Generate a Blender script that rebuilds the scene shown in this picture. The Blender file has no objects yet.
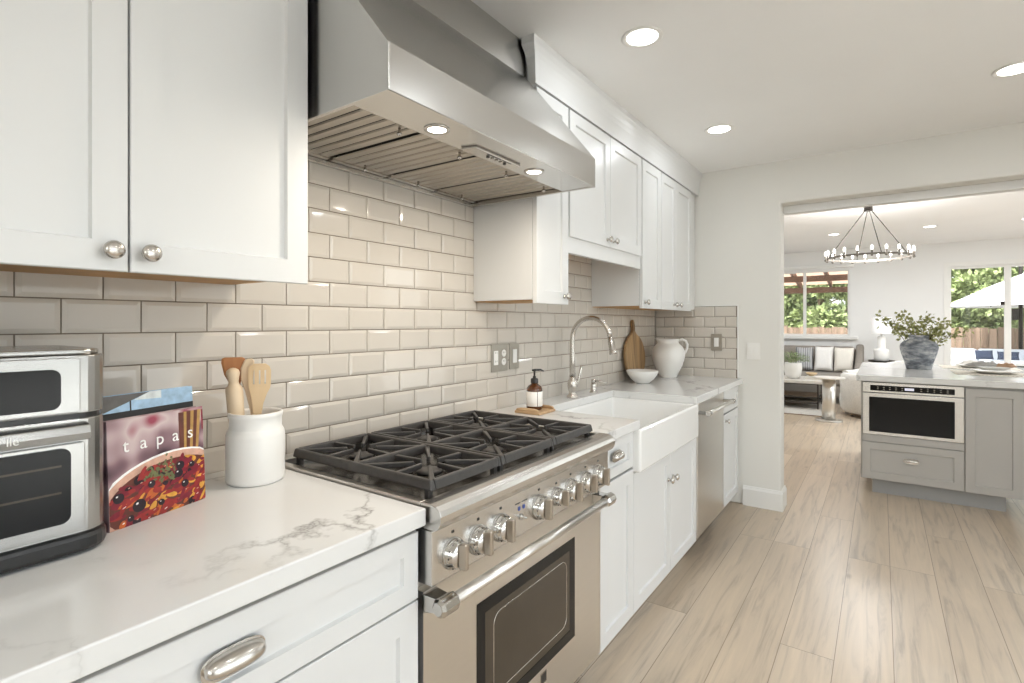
import bpy, bmesh, math, random
from mathutils import Vector, Matrix, noise
PI = math.pi
rnd = random.Random(7)
SC = bpy.context.scene
COL = SC.collection

# ------------------------------------------------------------------ camera, sky, sun, exposure
cam_d = bpy.data.cameras.new('camera')
cam = bpy.data.objects.new('camera', cam_d)
COL.objects.link(cam)
cam.location = (1.48, 0.0, 1.318)
cam.rotation_euler = (PI / 2, 0, math.atan(369 / 524))
cam_d.sensor_fit = 'HORIZONTAL'
cam_d.sensor_width = 36.0
cam_d.lens = 36.0 * 524 / 1024
cam_d.shift_y = -18.5 / 1024
cam_d.clip_start = 0.05
cam_d.clip_end = 200
SC.camera = cam

world = bpy.data.worlds.new('sky')
SC.world = world
world.use_nodes = True
wn = world.node_tree
wn.nodes.clear()
w_out = wn.nodes.new('ShaderNodeOutputWorld')
w_bg = wn.nodes.new('ShaderNodeBackground')
w_sky = wn.nodes.new('ShaderNodeTexSky')
w_sky.sky_type = 'NISHITA'
w_sky.sun_disc = False
w_sky.sun_elevation = math.radians(52)
w_sky.sun_rotation = math.radians(205)
w_sky.air_density = 1.0
w_sky.dust_density = 3.0
w_hs = wn.nodes.new('ShaderNodeHueSaturation')
w_hs.inputs['Saturation'].default_value = 0.25
w_bg.inputs['Strength'].default_value = 0.95
wn.links.new(w_sky.outputs[0], w_hs.inputs['Color'])
wn.links.new(w_hs.outputs[0], w_bg.inputs[0])
wn.links.new(w_bg.outputs[0], w_out.inputs[0])

sun_d = bpy.data.lights.new('sun', 'SUN')
sun_d.energy = 2.7
sun_d.angle = math.radians(1.0)
sun_d.color = (1.0, 0.975, 0.94)
sun = bpy.data.objects.new('sun', sun_d)
COL.objects.link(sun)
sun.rotation_euler = (math.radians(38), 0, math.radians(-25))   # from behind the house, high

DOWNLIGHT_W = 2.5
LIVING_W = 14.0
SC.view_settings.view_transform = 'Standard'
SC.view_settings.look = 'None'
SC.view_settings.gamma = 1.0
SC.view_settings.use_curve_mapping = False
SC.view_settings.exposure = 0.0
SC.cycles.max_bounces = 10
SC.cycles.diffuse_bounces = 6
SC.cycles.glossy_bounces = 5
SC.cycles.transparent_max_bounces = 12
SC.cycles.sample_clamp_indirect = 6.0
SC.cycles.caustics_reflective = False
SC.cycles.caustics_refractive = False
SC.cycles.use_denoising = True


def portal(name, loc, rot, sx, sy):
    d = bpy.data.lights.new(name, 'AREA')
    d.shape = 'RECTANGLE'
    d.size, d.size_y = sx, sy
    d.cycles.is_portal = True
    o = bpy.data.objects.new(name, d)
    COL.objects.link(o)
    o.location, o.rotation_euler = loc, rot
    return o


CEIL = 2.455      # kitchen ceiling
LCEIL = 2.65      # living room ceiling
YF = 4.085        # far kitchen wall
YB = 11.25        # far living room wall
XR = 3.75         # right kitchen wall
YN = -2.4         # wall behind the camera
XLL, XLR = -2.2, 5.6   # living room side walls
# daylight through the added openings, the living window and the patio door
portal('portal_kitchen', (XR + 0.02, 0.75, 1.17), (0, PI / 2, 0), 2.3, 4.1)
portal('portal_window', (1.85, YN + 0.02, 1.625), (PI / 2, 0, 0), 1.7, 1.15)
portal('portal_living', (0.30, YB - 0.02, 1.69), (-PI / 2, 0, 0), 1.42, 1.2)
portal('portal_living_right', (XLR + 0.02, 7.5, 1.18), (0, PI / 2, 0), 2.35, 4.6)
portal('portal_patio', (3.5, YB - 0.02, 1.13), (-PI / 2, 0, 0), 2.2, 2.2)

# ------------------------------------------------------------------ materials
def newmat(name):
    m = bpy.data.materials.new(name)
    m.use_nodes = True
    nt = m.node_tree
    b = nt.nodes['Principled BSDF']
    return m, nt, b


def N(nt, typ, **kw):
    n = nt.nodes.new(typ)
    for k, v in kw.items():
        if k.startswith('i_'):
            n.inputs[k[2:].replace('_', ' ')].default_value = v
        else:
            setattr(n, k, v)
    return n


def coords(nt, scale=(1, 1, 1), rot=(0, 0, 0)):
    t = N(nt, 'ShaderNodeTexCoord')
    mp = N(nt, 'ShaderNodeMapping')
    mp.inputs['Scale'].default_value = scale
    mp.inputs['Rotation'].default_value = rot
    nt.links.new(t.outputs['Object'], mp.inputs['Vector'])
    return mp.outputs['Vector']


def ramp(nt, fac, stops, interp='LINEAR'):
    r = N(nt, 'ShaderNodeValToRGB')
    r.color_ramp.interpolation = interp
    el = r.color_ramp.elements
    while len(el) < len(stops):
        el.new(0.5)
    for e, (p, c) in zip(el, stops):
        e.position = p
        e.color = (*c, 1) if len(c) == 3 else c
    nt.links.new(fac, r.inputs['Fac'])
    return r.outputs['Color']


def mix(nt, fac, a, b, blend='MIX'):
    n = N(nt, 'ShaderNodeMix', data_type='RGBA', blend_type=blend)
    for k, v in ((0, fac), (6, a), (7, b)):
        if hasattr(v, 'is_linked') or isinstance(v, bpy.types.NodeSocket):
            nt.links.new(v, n.inputs[k])
        else:
            n.inputs[k].default_value = v if k == 0 else ((*v, 1) if len(v) == 3 else v)
    return n.outputs[2]


def bump(nt, b, h, strength=0.1, dist=0.01):
    n = N(nt, 'ShaderNodeBump')
    n.inputs['Strength'].default_value = strength
    n.inputs['Distance'].default_value = dist
    nt.links.new(h, n.inputs['Height'])
    nt.links.new(n.outputs[0], b.inputs['Normal'])


def plain(name, col, rough=0.5, metal=0.0, var=0.04, scale=6.0, bmp=0.0, coat=0.0, spec=0.5, bscale=None):
    """Painted / plastic / metal surface with slight procedural mottling."""
    m, nt, b = newmat(name)
    v = coords(nt)
    nz = N(nt, 'ShaderNodeTexNoise', i_Scale=scale, i_Detail=4.0)
    nt.links.new(v, nz.inputs['Vector'])
    a = tuple(max(0, c * (1 - var)) for c in col)
    d = tuple(min(1, c * (1 + var)) for c in col)
    nt.links.new(ramp(nt, nz.outputs['Fac'], [(0.3, a), (0.7, d)]), b.inputs['Base Color'])
    b.inputs['Roughness'].default_value = rough
    b.inputs['Metallic'].default_value = metal
    b.inputs['Specular IOR Level'].default_value = spec
    b.inputs['Coat Weight'].default_value = coat
    if bmp:
        n2 = N(nt, 'ShaderNodeTexNoise', i_Scale=bscale or scale * 20, i_Detail=3.0)
        nt.links.new(v, n2.inputs['Vector'])
        bump(nt, b, n2.outputs['Fac'], bmp, 0.004)
    return m


def brushed(name, col, rough, stretch=(1, 1, 1), amt=0.010, aniso=0.0):
    m, nt, b = newmat(name)
    v = coords(nt, stretch)
    nz = N(nt, 'ShaderNodeTexNoise', i_Scale=1.0, i_Detail=3.0)
    nt.links.new(v, nz.inputs['Vector'])
    nt.links.new(ramp(nt, nz.outputs['Fac'], [(0.3, tuple(c * (1 - amt) for c in col)), (0.7, tuple(min(1, c * (1 + amt)) for c in col))]), b.inputs['Base Color'])
    b.inputs['Metallic'].default_value = 1.0
    mr = N(nt, 'ShaderNodeMapRange')
    mr.inputs['To Min'].default_value = rough * 0.985
    mr.inputs['To Max'].default_value = rough * 1.015
    nt.links.new(nz.outputs['Fac'], mr.inputs['Value'])
    nt.links.new(mr.outputs[0], b.inputs['Roughness'])
    b.inputs['Anisotropic'].default_value = aniso
    return m


def wood(name, c1, c2, scale=(30, 3, 30), rough=0.5):
    m, nt, b = newmat(name)
    v = coords(nt, scale)
    nz = N(nt, 'ShaderNodeTexNoise', i_Scale=1.0, i_Detail=6.0, i_Distortion=0.6)
    nt.links.new(v, nz.inputs['Vector'])
    nt.links.new(ramp(nt, nz.outputs['Fac'], [(0.28, c1), (0.72, c2)]), b.inputs['Base Color'])
    b.inputs['Roughness'].default_value = rough
    bump(nt, b, nz.outputs['Fac'], 0.08, 0.002)
    return m


def fabric(name, col, scale=240, rough=0.95, var=0.12, stripes=None):
    m, nt, b = newmat(name)
    v = coords(nt)
    nz = N(nt, 'ShaderNodeTexNoise', i_Scale=scale, i_Detail=2.0)
    nt.links.new(v, nz.inputs['Vector'])
    c = ramp(nt, nz.outputs['Fac'], [(0.3, tuple(x * (1 - var) for x in col)), (0.7, tuple(min(1, x * (1 + var)) for x in col))])
    if stripes:
        w = N(nt, 'ShaderNodeTexWave', wave_type='BANDS', bands_direction='X', i_Scale=stripes[1])
        nt.links.new(v, w.inputs['Vector'])
        f = ramp(nt, w.outputs['Fac'], [(0.70, (0, 0, 0)), (0.80, (1, 1, 1))])
        c = mix(nt, f, c, stripes[0])
    nt.links.new(c, b.inputs['Base Color'])
    b.inputs['Roughness'].default_value = rough
    b.inputs['Specular IOR Level'].default_value = 0.15
    bump(nt, b, nz.outputs['Fac'], 0.25, 0.004)
    return m


def emitter(name, col, strength):
    m, nt, b = newmat(name)
    b.inputs['Base Color'].default_value = (0.9, 0.9, 0.9, 1)
    b.inputs['Emission Color'].default_value = (*col, 1)
    b.inputs['Emission Strength'].default_value = strength
    return m


def glassmat(name, tint=(1, 1, 1), refl=0.07, rough=0.0):
    m, nt, b = newmat(name)
    nt.nodes.remove(b)
    t = N(nt, 'ShaderNodeBsdfTransparent')
    t.inputs[0].default_value = (*tint, 1)
    g = N(nt, 'ShaderNodeBsdfGlossy')
    g.inputs['Roughness'].default_value = rough
    fr = N(nt, 'ShaderNodeLayerWeight')
    fr.inputs['Blend'].default_value = 0.25
    mr = N(nt, 'ShaderNodeMapRange')
    mr.inputs['To Min'].default_value = refl * 0.6
    mr.inputs['To Max'].default_value = min(1.0, refl * 6)
    nt.links.new(fr.outputs['Fresnel'], mr.inputs['Value'])
    mx = N(nt, 'ShaderNodeMixShader')
    nt.links.new(mr.outputs[0], mx.inputs[0])
    nt.links.new(t.outputs[0], mx.inputs[1])
    nt.links.new(g.outputs[0], mx.inputs[2])
    nt.links.new(mx.outputs[0], nt.nodes['Material Output'].inputs[0])
    return m


M = {}
M['cab'] = plain('white_cabinet_paint', (0.71, 0.715, 0.71), 0.32, var=0.012, scale=2.5)
M['cab_in'] = plain('raw_maple_underside', (0.50, 0.29, 0.12), 0.6, var=0.12, scale=14)
M['trim'] = plain('white_trim_paint', (0.82, 0.815, 0.79), 0.4, var=0.012, scale=3)
M['wall'] = plain('warm_white_wall_paint', (0.77, 0.76, 0.72), 0.75, var=0.015, scale=2, bmp=0.05, bscale=90)
M['lwall'] = plain('white_living_wall_paint', (0.81, 0.81, 0.80), 0.75, var=0.012, scale=2, bmp=0.05, bscale=90)
M['ceil'] = plain('flat_ceiling_paint', (0.89, 0.89, 0.88), 0.85, var=0.02, scale=1.4, bmp=0.10, bscale=45)
M['lceil'] = plain('bright_ceiling_paint', (0.90, 0.90, 0.90), 0.85, var=0.012, scale=2, bmp=0.06, bscale=60)
M['grey_cab'] = plain('grey_cabinet_paint', (0.46, 0.445, 0.42), 0.4, var=0.012, scale=3)
M['grey_dark'] = plain('grey_toe_kick_paint', (0.36, 0.36, 0.355), 0.45, var=0.02, scale=3)
M['gap_shade'] = plain('painted_shade_black', (0.02, 0.02, 0.02), 0.8, var=0.1)  # black that paints the shade inside door gaps and filter slots
M['tile'] = plain('glazed_greige_tile', (0.605, 0.56, 0.50), 0.07, var=0.025, scale=5, spec=0.55)
M['grout'] = plain('taupe_grout', (0.20, 0.16, 0.12), 0.9, var=0.08, scale=30)
M['steel'] = brushed('brushed_stainless', (0.72, 0.70, 0.665), 0.28, (3, 3, 60))
M['steel_h'] = brushed('brushed_stainless_horizontal', (0.68, 0.66, 0.63), 0.27, (60, 2, 60))
M['ovensteel'] = brushed('toaster_stainless', (0.42, 0.415, 0.40), 0.24, (60, 2, 60))
M['hoodsteel'] = brushed('hood_stainless', (0.60, 0.59, 0.57), 0.24, (60, 2, 60))
M['baffle'] = brushed('baffle_stainless', (0.46, 0.42, 0.37), 0.30, (3, 200, 200))
M['chrome'] = plain('polished_chrome', (0.58, 0.565, 0.54), 0.12, 1.0, var=0.02)
M['nickel'] = plain('satin_nickel', (0.60, 0.57, 0.53), 0.24, 1.0, var=0.03)
M['grip'] = plain('bronzed_knob_grip', (0.46, 0.41, 0.35), 0.3, 1.0, var=0.04)
M['pewter'] = plain('pewter_plate', (0.42, 0.39, 0.34), 0.38, 1.0, var=0.06, scale=30)
M['iron'] = plain('black_cast_iron', (0.050, 0.046, 0.043), 0.40, var=0.15, scale=60, bmp=0.12, bscale=300)
M['enamel'] = plain('dark_burner_pan', (0.055, 0.048, 0.040), 0.18, 0.5, var=0.1)
M['black'] = plain('black_plastic', (0.018, 0.018, 0.018), 0.3, var=0.1)
M['blackgloss'] = plain('black_oven_glass', (0.010, 0.010, 0.010), 0.10, var=0.05, spec=0.22)
M['ovenglass'] = plain('bronze_tinted_oven_glass', (0.055, 0.043, 0.030), 0.08, var=0.1, spec=0.35)
M['porcelain'] = plain('white_porcelain', (0.86, 0.86, 0.845), 0.1, var=0.008, coat=0.3)
M['ceramic'] = plain('matte_white_ceramic', (0.82, 0.81, 0.78), 0.35, var=0.015)
M['white_plastic'] = plain('white_plastic', (0.85, 0.84, 0.81), 0.35, var=0.01)
M['wood_light'] = wood('pale_beech', (0.60, 0.42, 0.23), (0.74, 0.56, 0.35), (14, 14, 2))
M['wood_pale'] = wood('pale_maple', (0.64, 0.50, 0.34), (0.74, 0.60, 0.43), (14, 14, 2))
M['wood_red'] = wood('cherry_wood', (0.36, 0.14, 0.045), (0.50, 0.23, 0.08), (20, 20, 3))
M['wood_tray'] = wood('acacia_tray', (0.40, 0.24, 0.12), (0.58, 0.40, 0.23), (6, 40, 40))
M['wood_board'] = wood('olive_board', (0.10, 0.048, 0.018), (0.50, 0.32, 0.15), (10, 24, 1.6))
M['wood_dark'] = wood('walnut_furniture', (0.20, 0.14, 0.09), (0.32, 0.24, 0.17), (8, 8, 8))
M['amber'] = plain('amber_glass', (0.085, 0.028, 0.008), 0.06, var=0.1, coat=0.5)
M['label_paper'] = plain('white_label', (0.84, 0.82, 0.78), 0.6, var=0.01)
M['dl_glow'] = emitter('downlight_lens', (1.0, 0.97, 0.92), 7.0)
M['hood_glow'] = emitter('hood_lamp_lens', (1.0, 0.92, 0.80), 9.0)
M['bulb_glow'] = emitter('bulb_glow', (1.0, 0.95, 0.88), 4.5)
M['shade'] = emitter('lit_lamp_shade', (1.0, 0.96, 0.90), 0.12)
M['led_blue'] = plain('blue_indicator', (0.05, 0.09, 0.35), 0.3)
M['display'] = emitter('microwave_display', (0.35, 0.35, 0.65), 0.5)
M['glass'] = glassmat('window_glass', (0.97, 0.985, 0.98), 0.06)
M['fence'] = wood('weathered_fence', (0.13, 0.085, 0.055), (0.36, 0.26, 0.19), (9, 9, 0.8), 0.9)
M['beam'] = wood('stained_patio_beam', (0.15, 0.095, 0.068), (0.22, 0.145, 0.105), (3, 3, 3), 0.8)
M['patio_roof'] = plain('translucent_patio_roof', (0.80, 0.58, 0.44), 0.7, var=0.05)
def translucent(m, amount):
    nt = m.node_tree
    b = nt.nodes['Principled BSDF']
    t = N(nt, 'ShaderNodeBsdfTranslucent')
    t.inputs[0].default_value = (0.85, 0.70, 0.60, 1)
    mx = N(nt, 'ShaderNodeMixShader')
    mx.inputs[0].default_value = amount
    nt.links.new(b.outputs[0], mx.inputs[1])
    nt.links.new(t.outputs[0], mx.inputs[2])
    nt.links.new(mx.outputs[0], nt.nodes['Material Output'].inputs[0])


translucent(M['patio_roof'], 0.65)
M['leaf_a'] = plain('bright_green_leaf', (0.27, 0.325, 0.135), 0.6, var=0.45, scale=3.0)
M['leaf_b'] = plain('deep_green_leaf', (0.18, 0.23, 0.10), 0.6, var=0.5, scale=3.0)
M['leaf_c'] = plain('olive_leaf', (0.36, 0.37, 0.15), 0.6, var=0.35, scale=25.0)
M['leaf_d'] = plain('potted_leaf', (0.22, 0.28, 0.13), 0.65, var=0.35, scale=25.0)
M['bark'] = wood('bark', (0.10, 0.07, 0.045), (0.2, 0.15, 0.10), (9, 9, 3), 0.95)
M['canvas'] = plain('white_umbrella_canvas', (0.82, 0.82, 0.82), 0.85, var=0.02)
M['darkmetal'] = plain('dark_bronze_metal', (0.04, 0.035, 0.03), 0.4, 0.7, var=0.1)
M['bronze'] = plain('aged_bronze', (0.24, 0.22, 0.195), 0.4, 0.6, var=0.1)
M['ironframe'] = plain('blackened_frame', (0.06, 0.05, 0.042), 0.45, 0.4, var=0.1)
M['sofa'] = fabric('taupe_sofa_cloth', (0.27, 0.245, 0.215))
M['cream'] = fabric('cream_pillow_cloth', (0.74, 0.70, 0.63))
M['whitecloth'] = fabric('white_pillow_cloth', (0.78, 0.76, 0.73))
M['greycloth'] = fabric('striped_grey_cloth', (0.46, 0.46, 0.46), stripes=((0.20, 0.20, 0.21), 9.0))
M['boucle'] = fabric('ivory_boucle', (0.74, 0.72, 0.68), scale=90)
M['rug'] = fabric('oatmeal_rug', (0.50, 0.475, 0.43), scale=60)
M['napkin'] = fabric('grey_napkin', (0.42, 0.41, 0.40))
M['tan_napkin'] = fabric('tan_napkin', (0.50, 0.33, 0.22))
M['navy'] = fabric('navy_cushion', (0.035, 0.045, 0.075))
M['greycushion'] = fabric('pale_blue_grey_cushion', (0.60, 0.64, 0.70))
M['slate'] = plain('dark_slate_panel', (0.10, 0.105, 0.11), 0.5, var=0.2, scale=9)
M['concrete'] = plain('patio_concrete', (0.48, 0.45, 0.41), 0.9, var=0.12, scale=4)
M['deck'] = plain('added_bounce_paving', (0.66, 0.65, 0.62), 0.9, var=0.05, scale=2)  # kept pale to bounce sunlight indoors
M['paper'] = plain('page_paper', (0.80, 0.76, 0.68), 0.8, var=0.03)
M['pedestal'] = brushed('silvered_pedestal', (0.70, 0.68, 0.64), 0.3, (40, 40, 3))
M['stone_top'] = plain('pale_stone_top', (0.66, 0.63, 0.58), 0.3, var=0.06)


def quartz():
    m, nt, b = newmat('veined_white_quartz')
    v = coords(nt)
    n1 = N(nt, 'ShaderNodeTexNoise', i_Scale=2.6, i_Detail=6.0, i_Roughness=0.62)
    nt.links.new(v, n1.inputs['Vector'])
    vm = N(nt, 'ShaderNodeVectorMath', operation='MULTIPLY_ADD')
    nt.links.new(n1.outputs['Color'], vm.inputs[0])
    vm.inputs[1].default_value = (0.55, 0.55, 0.55)
    nt.links.new(v, vm.inputs[2])
    vo = N(nt, 'ShaderNodeTexVoronoi', feature='DISTANCE_TO_EDGE', i_Scale=1.9)
    nt.links.new(vm.outputs[0], vo.inputs['Vector'])
    vein = ramp(nt, vo.outputs['Distance'], [(0.0, (1, 1, 1)), (0.006, (0.55, 0.55, 0.55)), (0.03, (0, 0, 0))])
    n2 = N(nt, 'ShaderNodeTexNoise', i_Scale=2.1, i_Detail=3.0)
    nt.links.new(v, n2.inputs['Vector'])
    mask = ramp(nt, n2.outputs['Fac'], [(0.44, (0, 0, 0)), (0.60, (1, 1, 1))])
    f = mix(nt, 1.0, vein, mask, 'MULTIPLY')
    n3 = N(nt, 'ShaderNodeTexNoise', i_Scale=1.3, i_Detail=5.0)
    nt.links.new(v, n3.inputs['Vector'])
    base = ramp(nt, n3.outputs['Fac'], [(0.35, (0.725, 0.725, 0.715)), (0.65, (0.78, 0.78, 0.77))])
    nt.links.new(mix(nt, f, base, (0.27, 0.26, 0.25)), b.inputs['Base Color'])
    b.inputs['Roughness'].default_value = 0.13
    return m


M['quartz'] = quartz()


def floorwood():
    m, nt, b = newmat('wide_plank_oak_floor')
    v = coords(nt, (1, 1, 1), (0, 0, PI / 2))
    br = N(nt, 'ShaderNodeTexBrick', offset=0.37, offset_frequency=3)
    br.inputs['Color1'].default_value = (0.05, 0.05, 0.05, 1)
    br.inputs['Color2'].default_value = (0.95, 0.95, 0.95, 1)
    br.inputs['Mortar'].default_value = (0.5, 0.5, 0.5, 1)
    br.inputs['Scale'].default_value = 1.0
    br.inputs['Mortar Size'].default_value = 0.0016
    br.inputs['Mortar Smooth'].default_value = 0.3
    br.inputs['Brick Width'].default_value = 1.75
    br.inputs['Row Height'].default_value = 0.19
    nt.links.new(v, br.inputs['Vector'])
    tone = ramp(nt, br.outputs['Color'], [(0.0, (0.45, 0.36, 0.262)), (0.35, (0.60, 0.50, 0.39)), (0.7, (0.52, 0.425, 0.32)), (1.0, (0.63, 0.535, 0.43))])
    # grain, shifted per plank
    va = N(nt, 'ShaderNodeVectorMath', operation='MULTIPLY_ADD')
    nt.links.new(br.outputs['Color'], va.inputs[0])
    va.inputs[1].default_value = (9, 5, 7)
    nt.links.new(coords(nt, (26, 1.6, 1)), va.inputs[2])
    g = N(nt, 'ShaderNodeTexNoise', i_Scale=1.0, i_Detail=7.0, i_Roughness=0.62, i_Distortion=0.9)
    nt.links.new(va.outputs[0], g.inputs['Vector'])
    grain = ramp(nt, g.outputs['Fac'], [(0.30, (0.68, 0.68, 0.69)), (0.48, (0.97, 0.97, 0.97)), (0.75, (1.12, 1.11, 1.09))])
    c = mix(nt, 1.0, tone, grain, 'MULTIPLY')
    kn = N(nt, 'ShaderNodeTexVoronoi', i_Scale=1.0)
    vb = N(nt, 'ShaderNodeVectorMath', operation='MULTIPLY_ADD')
    nt.links.new(br.outputs['Color'], vb.inputs[0])
    vb.inputs[1].default_value = (3, 5, 0)
    nt.links.new(coords(nt, (5.0, 2.2, 1)), vb.inputs[2])
    nt.links.new(vb.outputs[0], kn.inputs['Vector'])
    knots = ramp(nt, kn.outputs['Distance'], [(0.03, (0.55, 0.50, 0.45)), (0.10, (1, 1, 1))])
    c = mix(nt, 0.7, c, knots, 'MULTIPLY')
    c = mix(nt, br.outputs['Fac'], c, (0.24, 0.18, 0.125))
    nt.links.new(c, b.inputs['Base Color'])
    b.inputs['Roughness'].default_value = 0.30
    b.inputs['Specular IOR Level'].default_value = 0.5
    bump(nt, b, g.outputs['Fac'], 0.06, 0.002)
    return m


M['floor'] = floorwood()


def vasemat():
    m, nt, b = newmat('weathered_blue_grey_stoneware')
    n1 = N(nt, 'ShaderNodeTexNoise', i_Scale=1.0, i_Detail=6.0, i_Roughness=0.65)
    nt.links.new(coords(nt, (9, 9, 22)), n1.inputs['Vector'])
    c = ramp(nt, n1.outputs['Fac'], [(0.30, (0.05, 0.06, 0.075)), (0.44, (0.17, 0.19, 0.22)), (0.54, (0.34, 0.36, 0.39)), (0.66, (0.58, 0.59, 0.60))])
    nt.links.new(c, b.inputs['Base Color'])
    b.inputs['Roughness'].default_value = 0.75
    bump(nt, b, n1.outputs['Fac'], 0.3, 0.006)
    return m


M['vase'] = vasemat()


def woven():
    m, nt, b = newmat('woven_placemat_cloth')
    v = coords(nt)
    w = N(nt, 'ShaderNodeTexChecker', i_Scale=44.0)
    w.inputs['Color1'].default_value = (0.72, 0.68, 0.62, 1)
    w.inputs['Color2'].default_value = (0.30, 0.22, 0.18, 1)
    nt.links.new(v, w.inputs['Vector'])
    nt.links.new(w.outputs['Color'], b.inputs['Base Color'])
    b.inputs['Roughness'].default_value = 0.9
    return m


M['woven'] = woven()


def coverblur():
    m, nt, b = newmat('blurred_cover_print')
    n1 = N(nt, 'ShaderNodeTexNoise', i_Scale=13.0, i_Detail=1.0)
    nt.links.new(coords(nt), n1.inputs['Vector'])
    c = ramp(nt, n1.outputs['Fac'], [(0.30, (0.06, 0.035, 0.045)), (0.42, (0.22, 0.13, 0.15)), (0.52, (0.42, 0.30, 0.31)), (0.62, (0.55, 0.44, 0.44)), (0.72, (0.28, 0.05, 0.08))])
    nt.links.new(c, b.inputs['Base Color'])
    b.inputs['Roughness'].default_value = 0.25
    return m


M['coverblur'] = coverblur()
for nm, cc in (('p_red', (0.30, 0.025, 0.025)), ('p_dred', (0.20, 0.015, 0.03)), ('p_yel', (0.66, 0.33, 0.05)), ('p_org', (0.52, 0.13, 0.03)),
               ('p_olive', (0.02, 0.012, 0.018)), ('p_herb', (0.14, 0.16, 0.07)), ('p_bowl', (0.60, 0.36, 0.27)), ('p_white', (0.86, 0.84, 0.82)),
               ('p_gold', (0.42, 0.25, 0.08)), ('p_brown', (0.12, 0.035, 0.025)), ('p_blue', (0.36, 0.52, 0.68)), ('p_pale', (0.66, 0.70, 0.70)), ('p_dgrey', (0.10, 0.095, 0.09))):
    M[nm] = plain('print_' + nm[2:], cc, 0.3, var=0.18, scale=60)

# ------------------------------------------------------------------ geometry helpers
class MB:
    """Collects shapes into one bmesh (world coordinates)."""
    def __init__(s):
        s.bm = bmesh.new()
        s.mi = 0

    def face(s, pts):
        vs = [s.bm.verts.new(p) for p in pts]
        f = s.bm.faces.new(vs)
        f.material_index = s.mi
        return f

    def hexa(s, p):     # 8 points: bottom ring 0-3 (ccw from above), top ring 4-7
        v = [s.bm.verts.new(q) for q in p]
        for ix in ((3, 2, 1, 0), (4, 5, 6, 7), (0, 1, 5, 4), (1, 2, 6, 5), (2, 3, 7, 6), (3, 0, 4, 7)):
            f = s.bm.faces.new([v[i] for i in ix])
            f.material_index = s.mi
        return s

    def box(s, x0, x1, y0, y1, z0, z1):
        return s.hexa([(x0, y0, z0), (x1, y0, z0), (x1, y1, z0), (x0, y1, z0), (x0, y0, z1), (x1, y0, z1), (x1, y1, z1), (x0, y1, z1)])

    def bar(s, a, b, w, h, up=(0, 0, 1), w2=None, h2=None):
        """rectangular bar from a to b; may taper to w2 x h2"""
        a, b = Vector(a), Vector(b)
        d = (b - a).normalized()
        u = d.cross(Vector(up))
        if u.length < 1e-4:
            u = d.cross(Vector((1, 0, 0)))
        u.normalize()
        t = u.cross(d).normalized()
        w2, h2 = w2 or w, h2 or h
        P = []
        for c, ww, hh in ((a, w, h), (b, w2, h2)):
            P += [c - u * ww / 2 - t * hh / 2, c + u * ww / 2 - t * hh / 2, c + u * ww / 2 + t * hh / 2, c - u * ww / 2 + t * hh / 2]
        return s.hexa(P)

    def prism(s, poly, axis, lo, hi):
        """polygon (2D) extruded along axis 'x','y','z' ; poly coords are the two other axes in order"""
        def pt(a, b, c):
            return {'x': (c, a, b), 'y': (a, c, b), 'z': (a, b, c)}[axis]
        A = [s.bm.verts.new(pt(a, b, lo)) for a, b in poly]
        B = [s.bm.verts.new(pt(a, b, hi)) for a, b in poly]
        n = len(poly)
        fs = [s.bm.faces.new(A[::-1]), s.bm.faces.new(B)]
        for i in range(n):
            j = (i + 1) % n
            fs.append(s.bm.faces.new([A[i], A[j], B[j], B[i]]))
        for f in fs:
            f.material_index = s.mi
        return s

    def lathe(s, prof, c=(0, 0, 0), axis='z', seg=32, a0=0, a1=2 * PI, smooth=True):
        """prof: list of (r, h) along axis"""
        full = abs(a1 - a0 - 2 * PI) < 1e-6
        n = seg if full else seg + 1
        rings = []
        for r, h in prof:
            ring = []
            for i in range(n):
                t = a0 + (a1 - a0) * i / seg
                u, v = r * math.cos(t), r * math.sin(t)
                p = {'z': (u, v, h), 'x': (h, u, v), 'y': (v, h, u)}[axis]
                ring.append(s.bm.verts.new((p[0] + c[0], p[1] + c[1], p[2] + c[2])))
            rings.append(ring)
        for k in range(len(rings) - 1):
            for i in range(seg):
                j = (i + 1) % n
                f = s.bm.faces.new([rings[k][i], rings[k][j], rings[k + 1][j], rings[k + 1][i]])
                f.material_index = s.mi
                f.smooth = smooth
        closed = prof[0] == prof[-1]
        for ring, r, rev in ((rings[0], prof[0][0], True), (rings[-1], prof[-1][0], False)):
            if r > 1e-5 and full and not closed:
                f = s.bm.faces.new(ring[::-1] if rev else ring)
                f.material_index = s.mi
        return s

    def tube(s, pts, r, seg=10, closed=False, cap=True):
        """round tube through pts; r a number or one per point"""
        pts = [Vector(p) for p in pts]
        n = len(pts)
        rs = r if isinstance(r, (list, tuple)) else [r] * n
        rings = []
        ref = None
        for i, p in enumerate(pts):
            if closed:
                d = pts[(i + 1) % n] - pts[i - 1]
            else:
                d = pts[min(i + 1, n - 1)] - pts[max(i - 1, 0)]
            d.normalize()
            if ref is None:
                ref = Vector((0, 0, 1)) if abs(d.z) < 0.9 else Vector((1, 0, 0))
            u = (ref - d * ref.dot(d)).normalized()
            ref = u
            w = d.cross(u)
            rings.append([s.bm.verts.new(p + (u * math.cos(2 * PI * k / seg) + w * math.sin(2 * PI * k / seg)) * rs[i]) for k in range(seg)])
        m = n if closed else n - 1
        for i in range(m):
            A, B = rings[i], rings[(i + 1) % n]
            for k in range(seg):
                f = s.bm.faces.new([A[k], A[(k + 1) % seg], B[(k + 1) % seg], B[k]])
                f.smooth = True
                f.material_index = s.mi
        if cap and not closed:
            for ring in (rings[0][::-1], rings[-1]):
                f = s.bm.faces.new(ring)
                f.material_index = s.mi
        return s

    def ball(s, c, r, seg=16, rings=10, sz=1.0):
        return s.lathe([(max(1e-6, r * math.sin(PI * k / rings)), -r * sz * math.cos(PI * k / rings)) for k in range(rings + 1)], c, 'z', seg)

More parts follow.
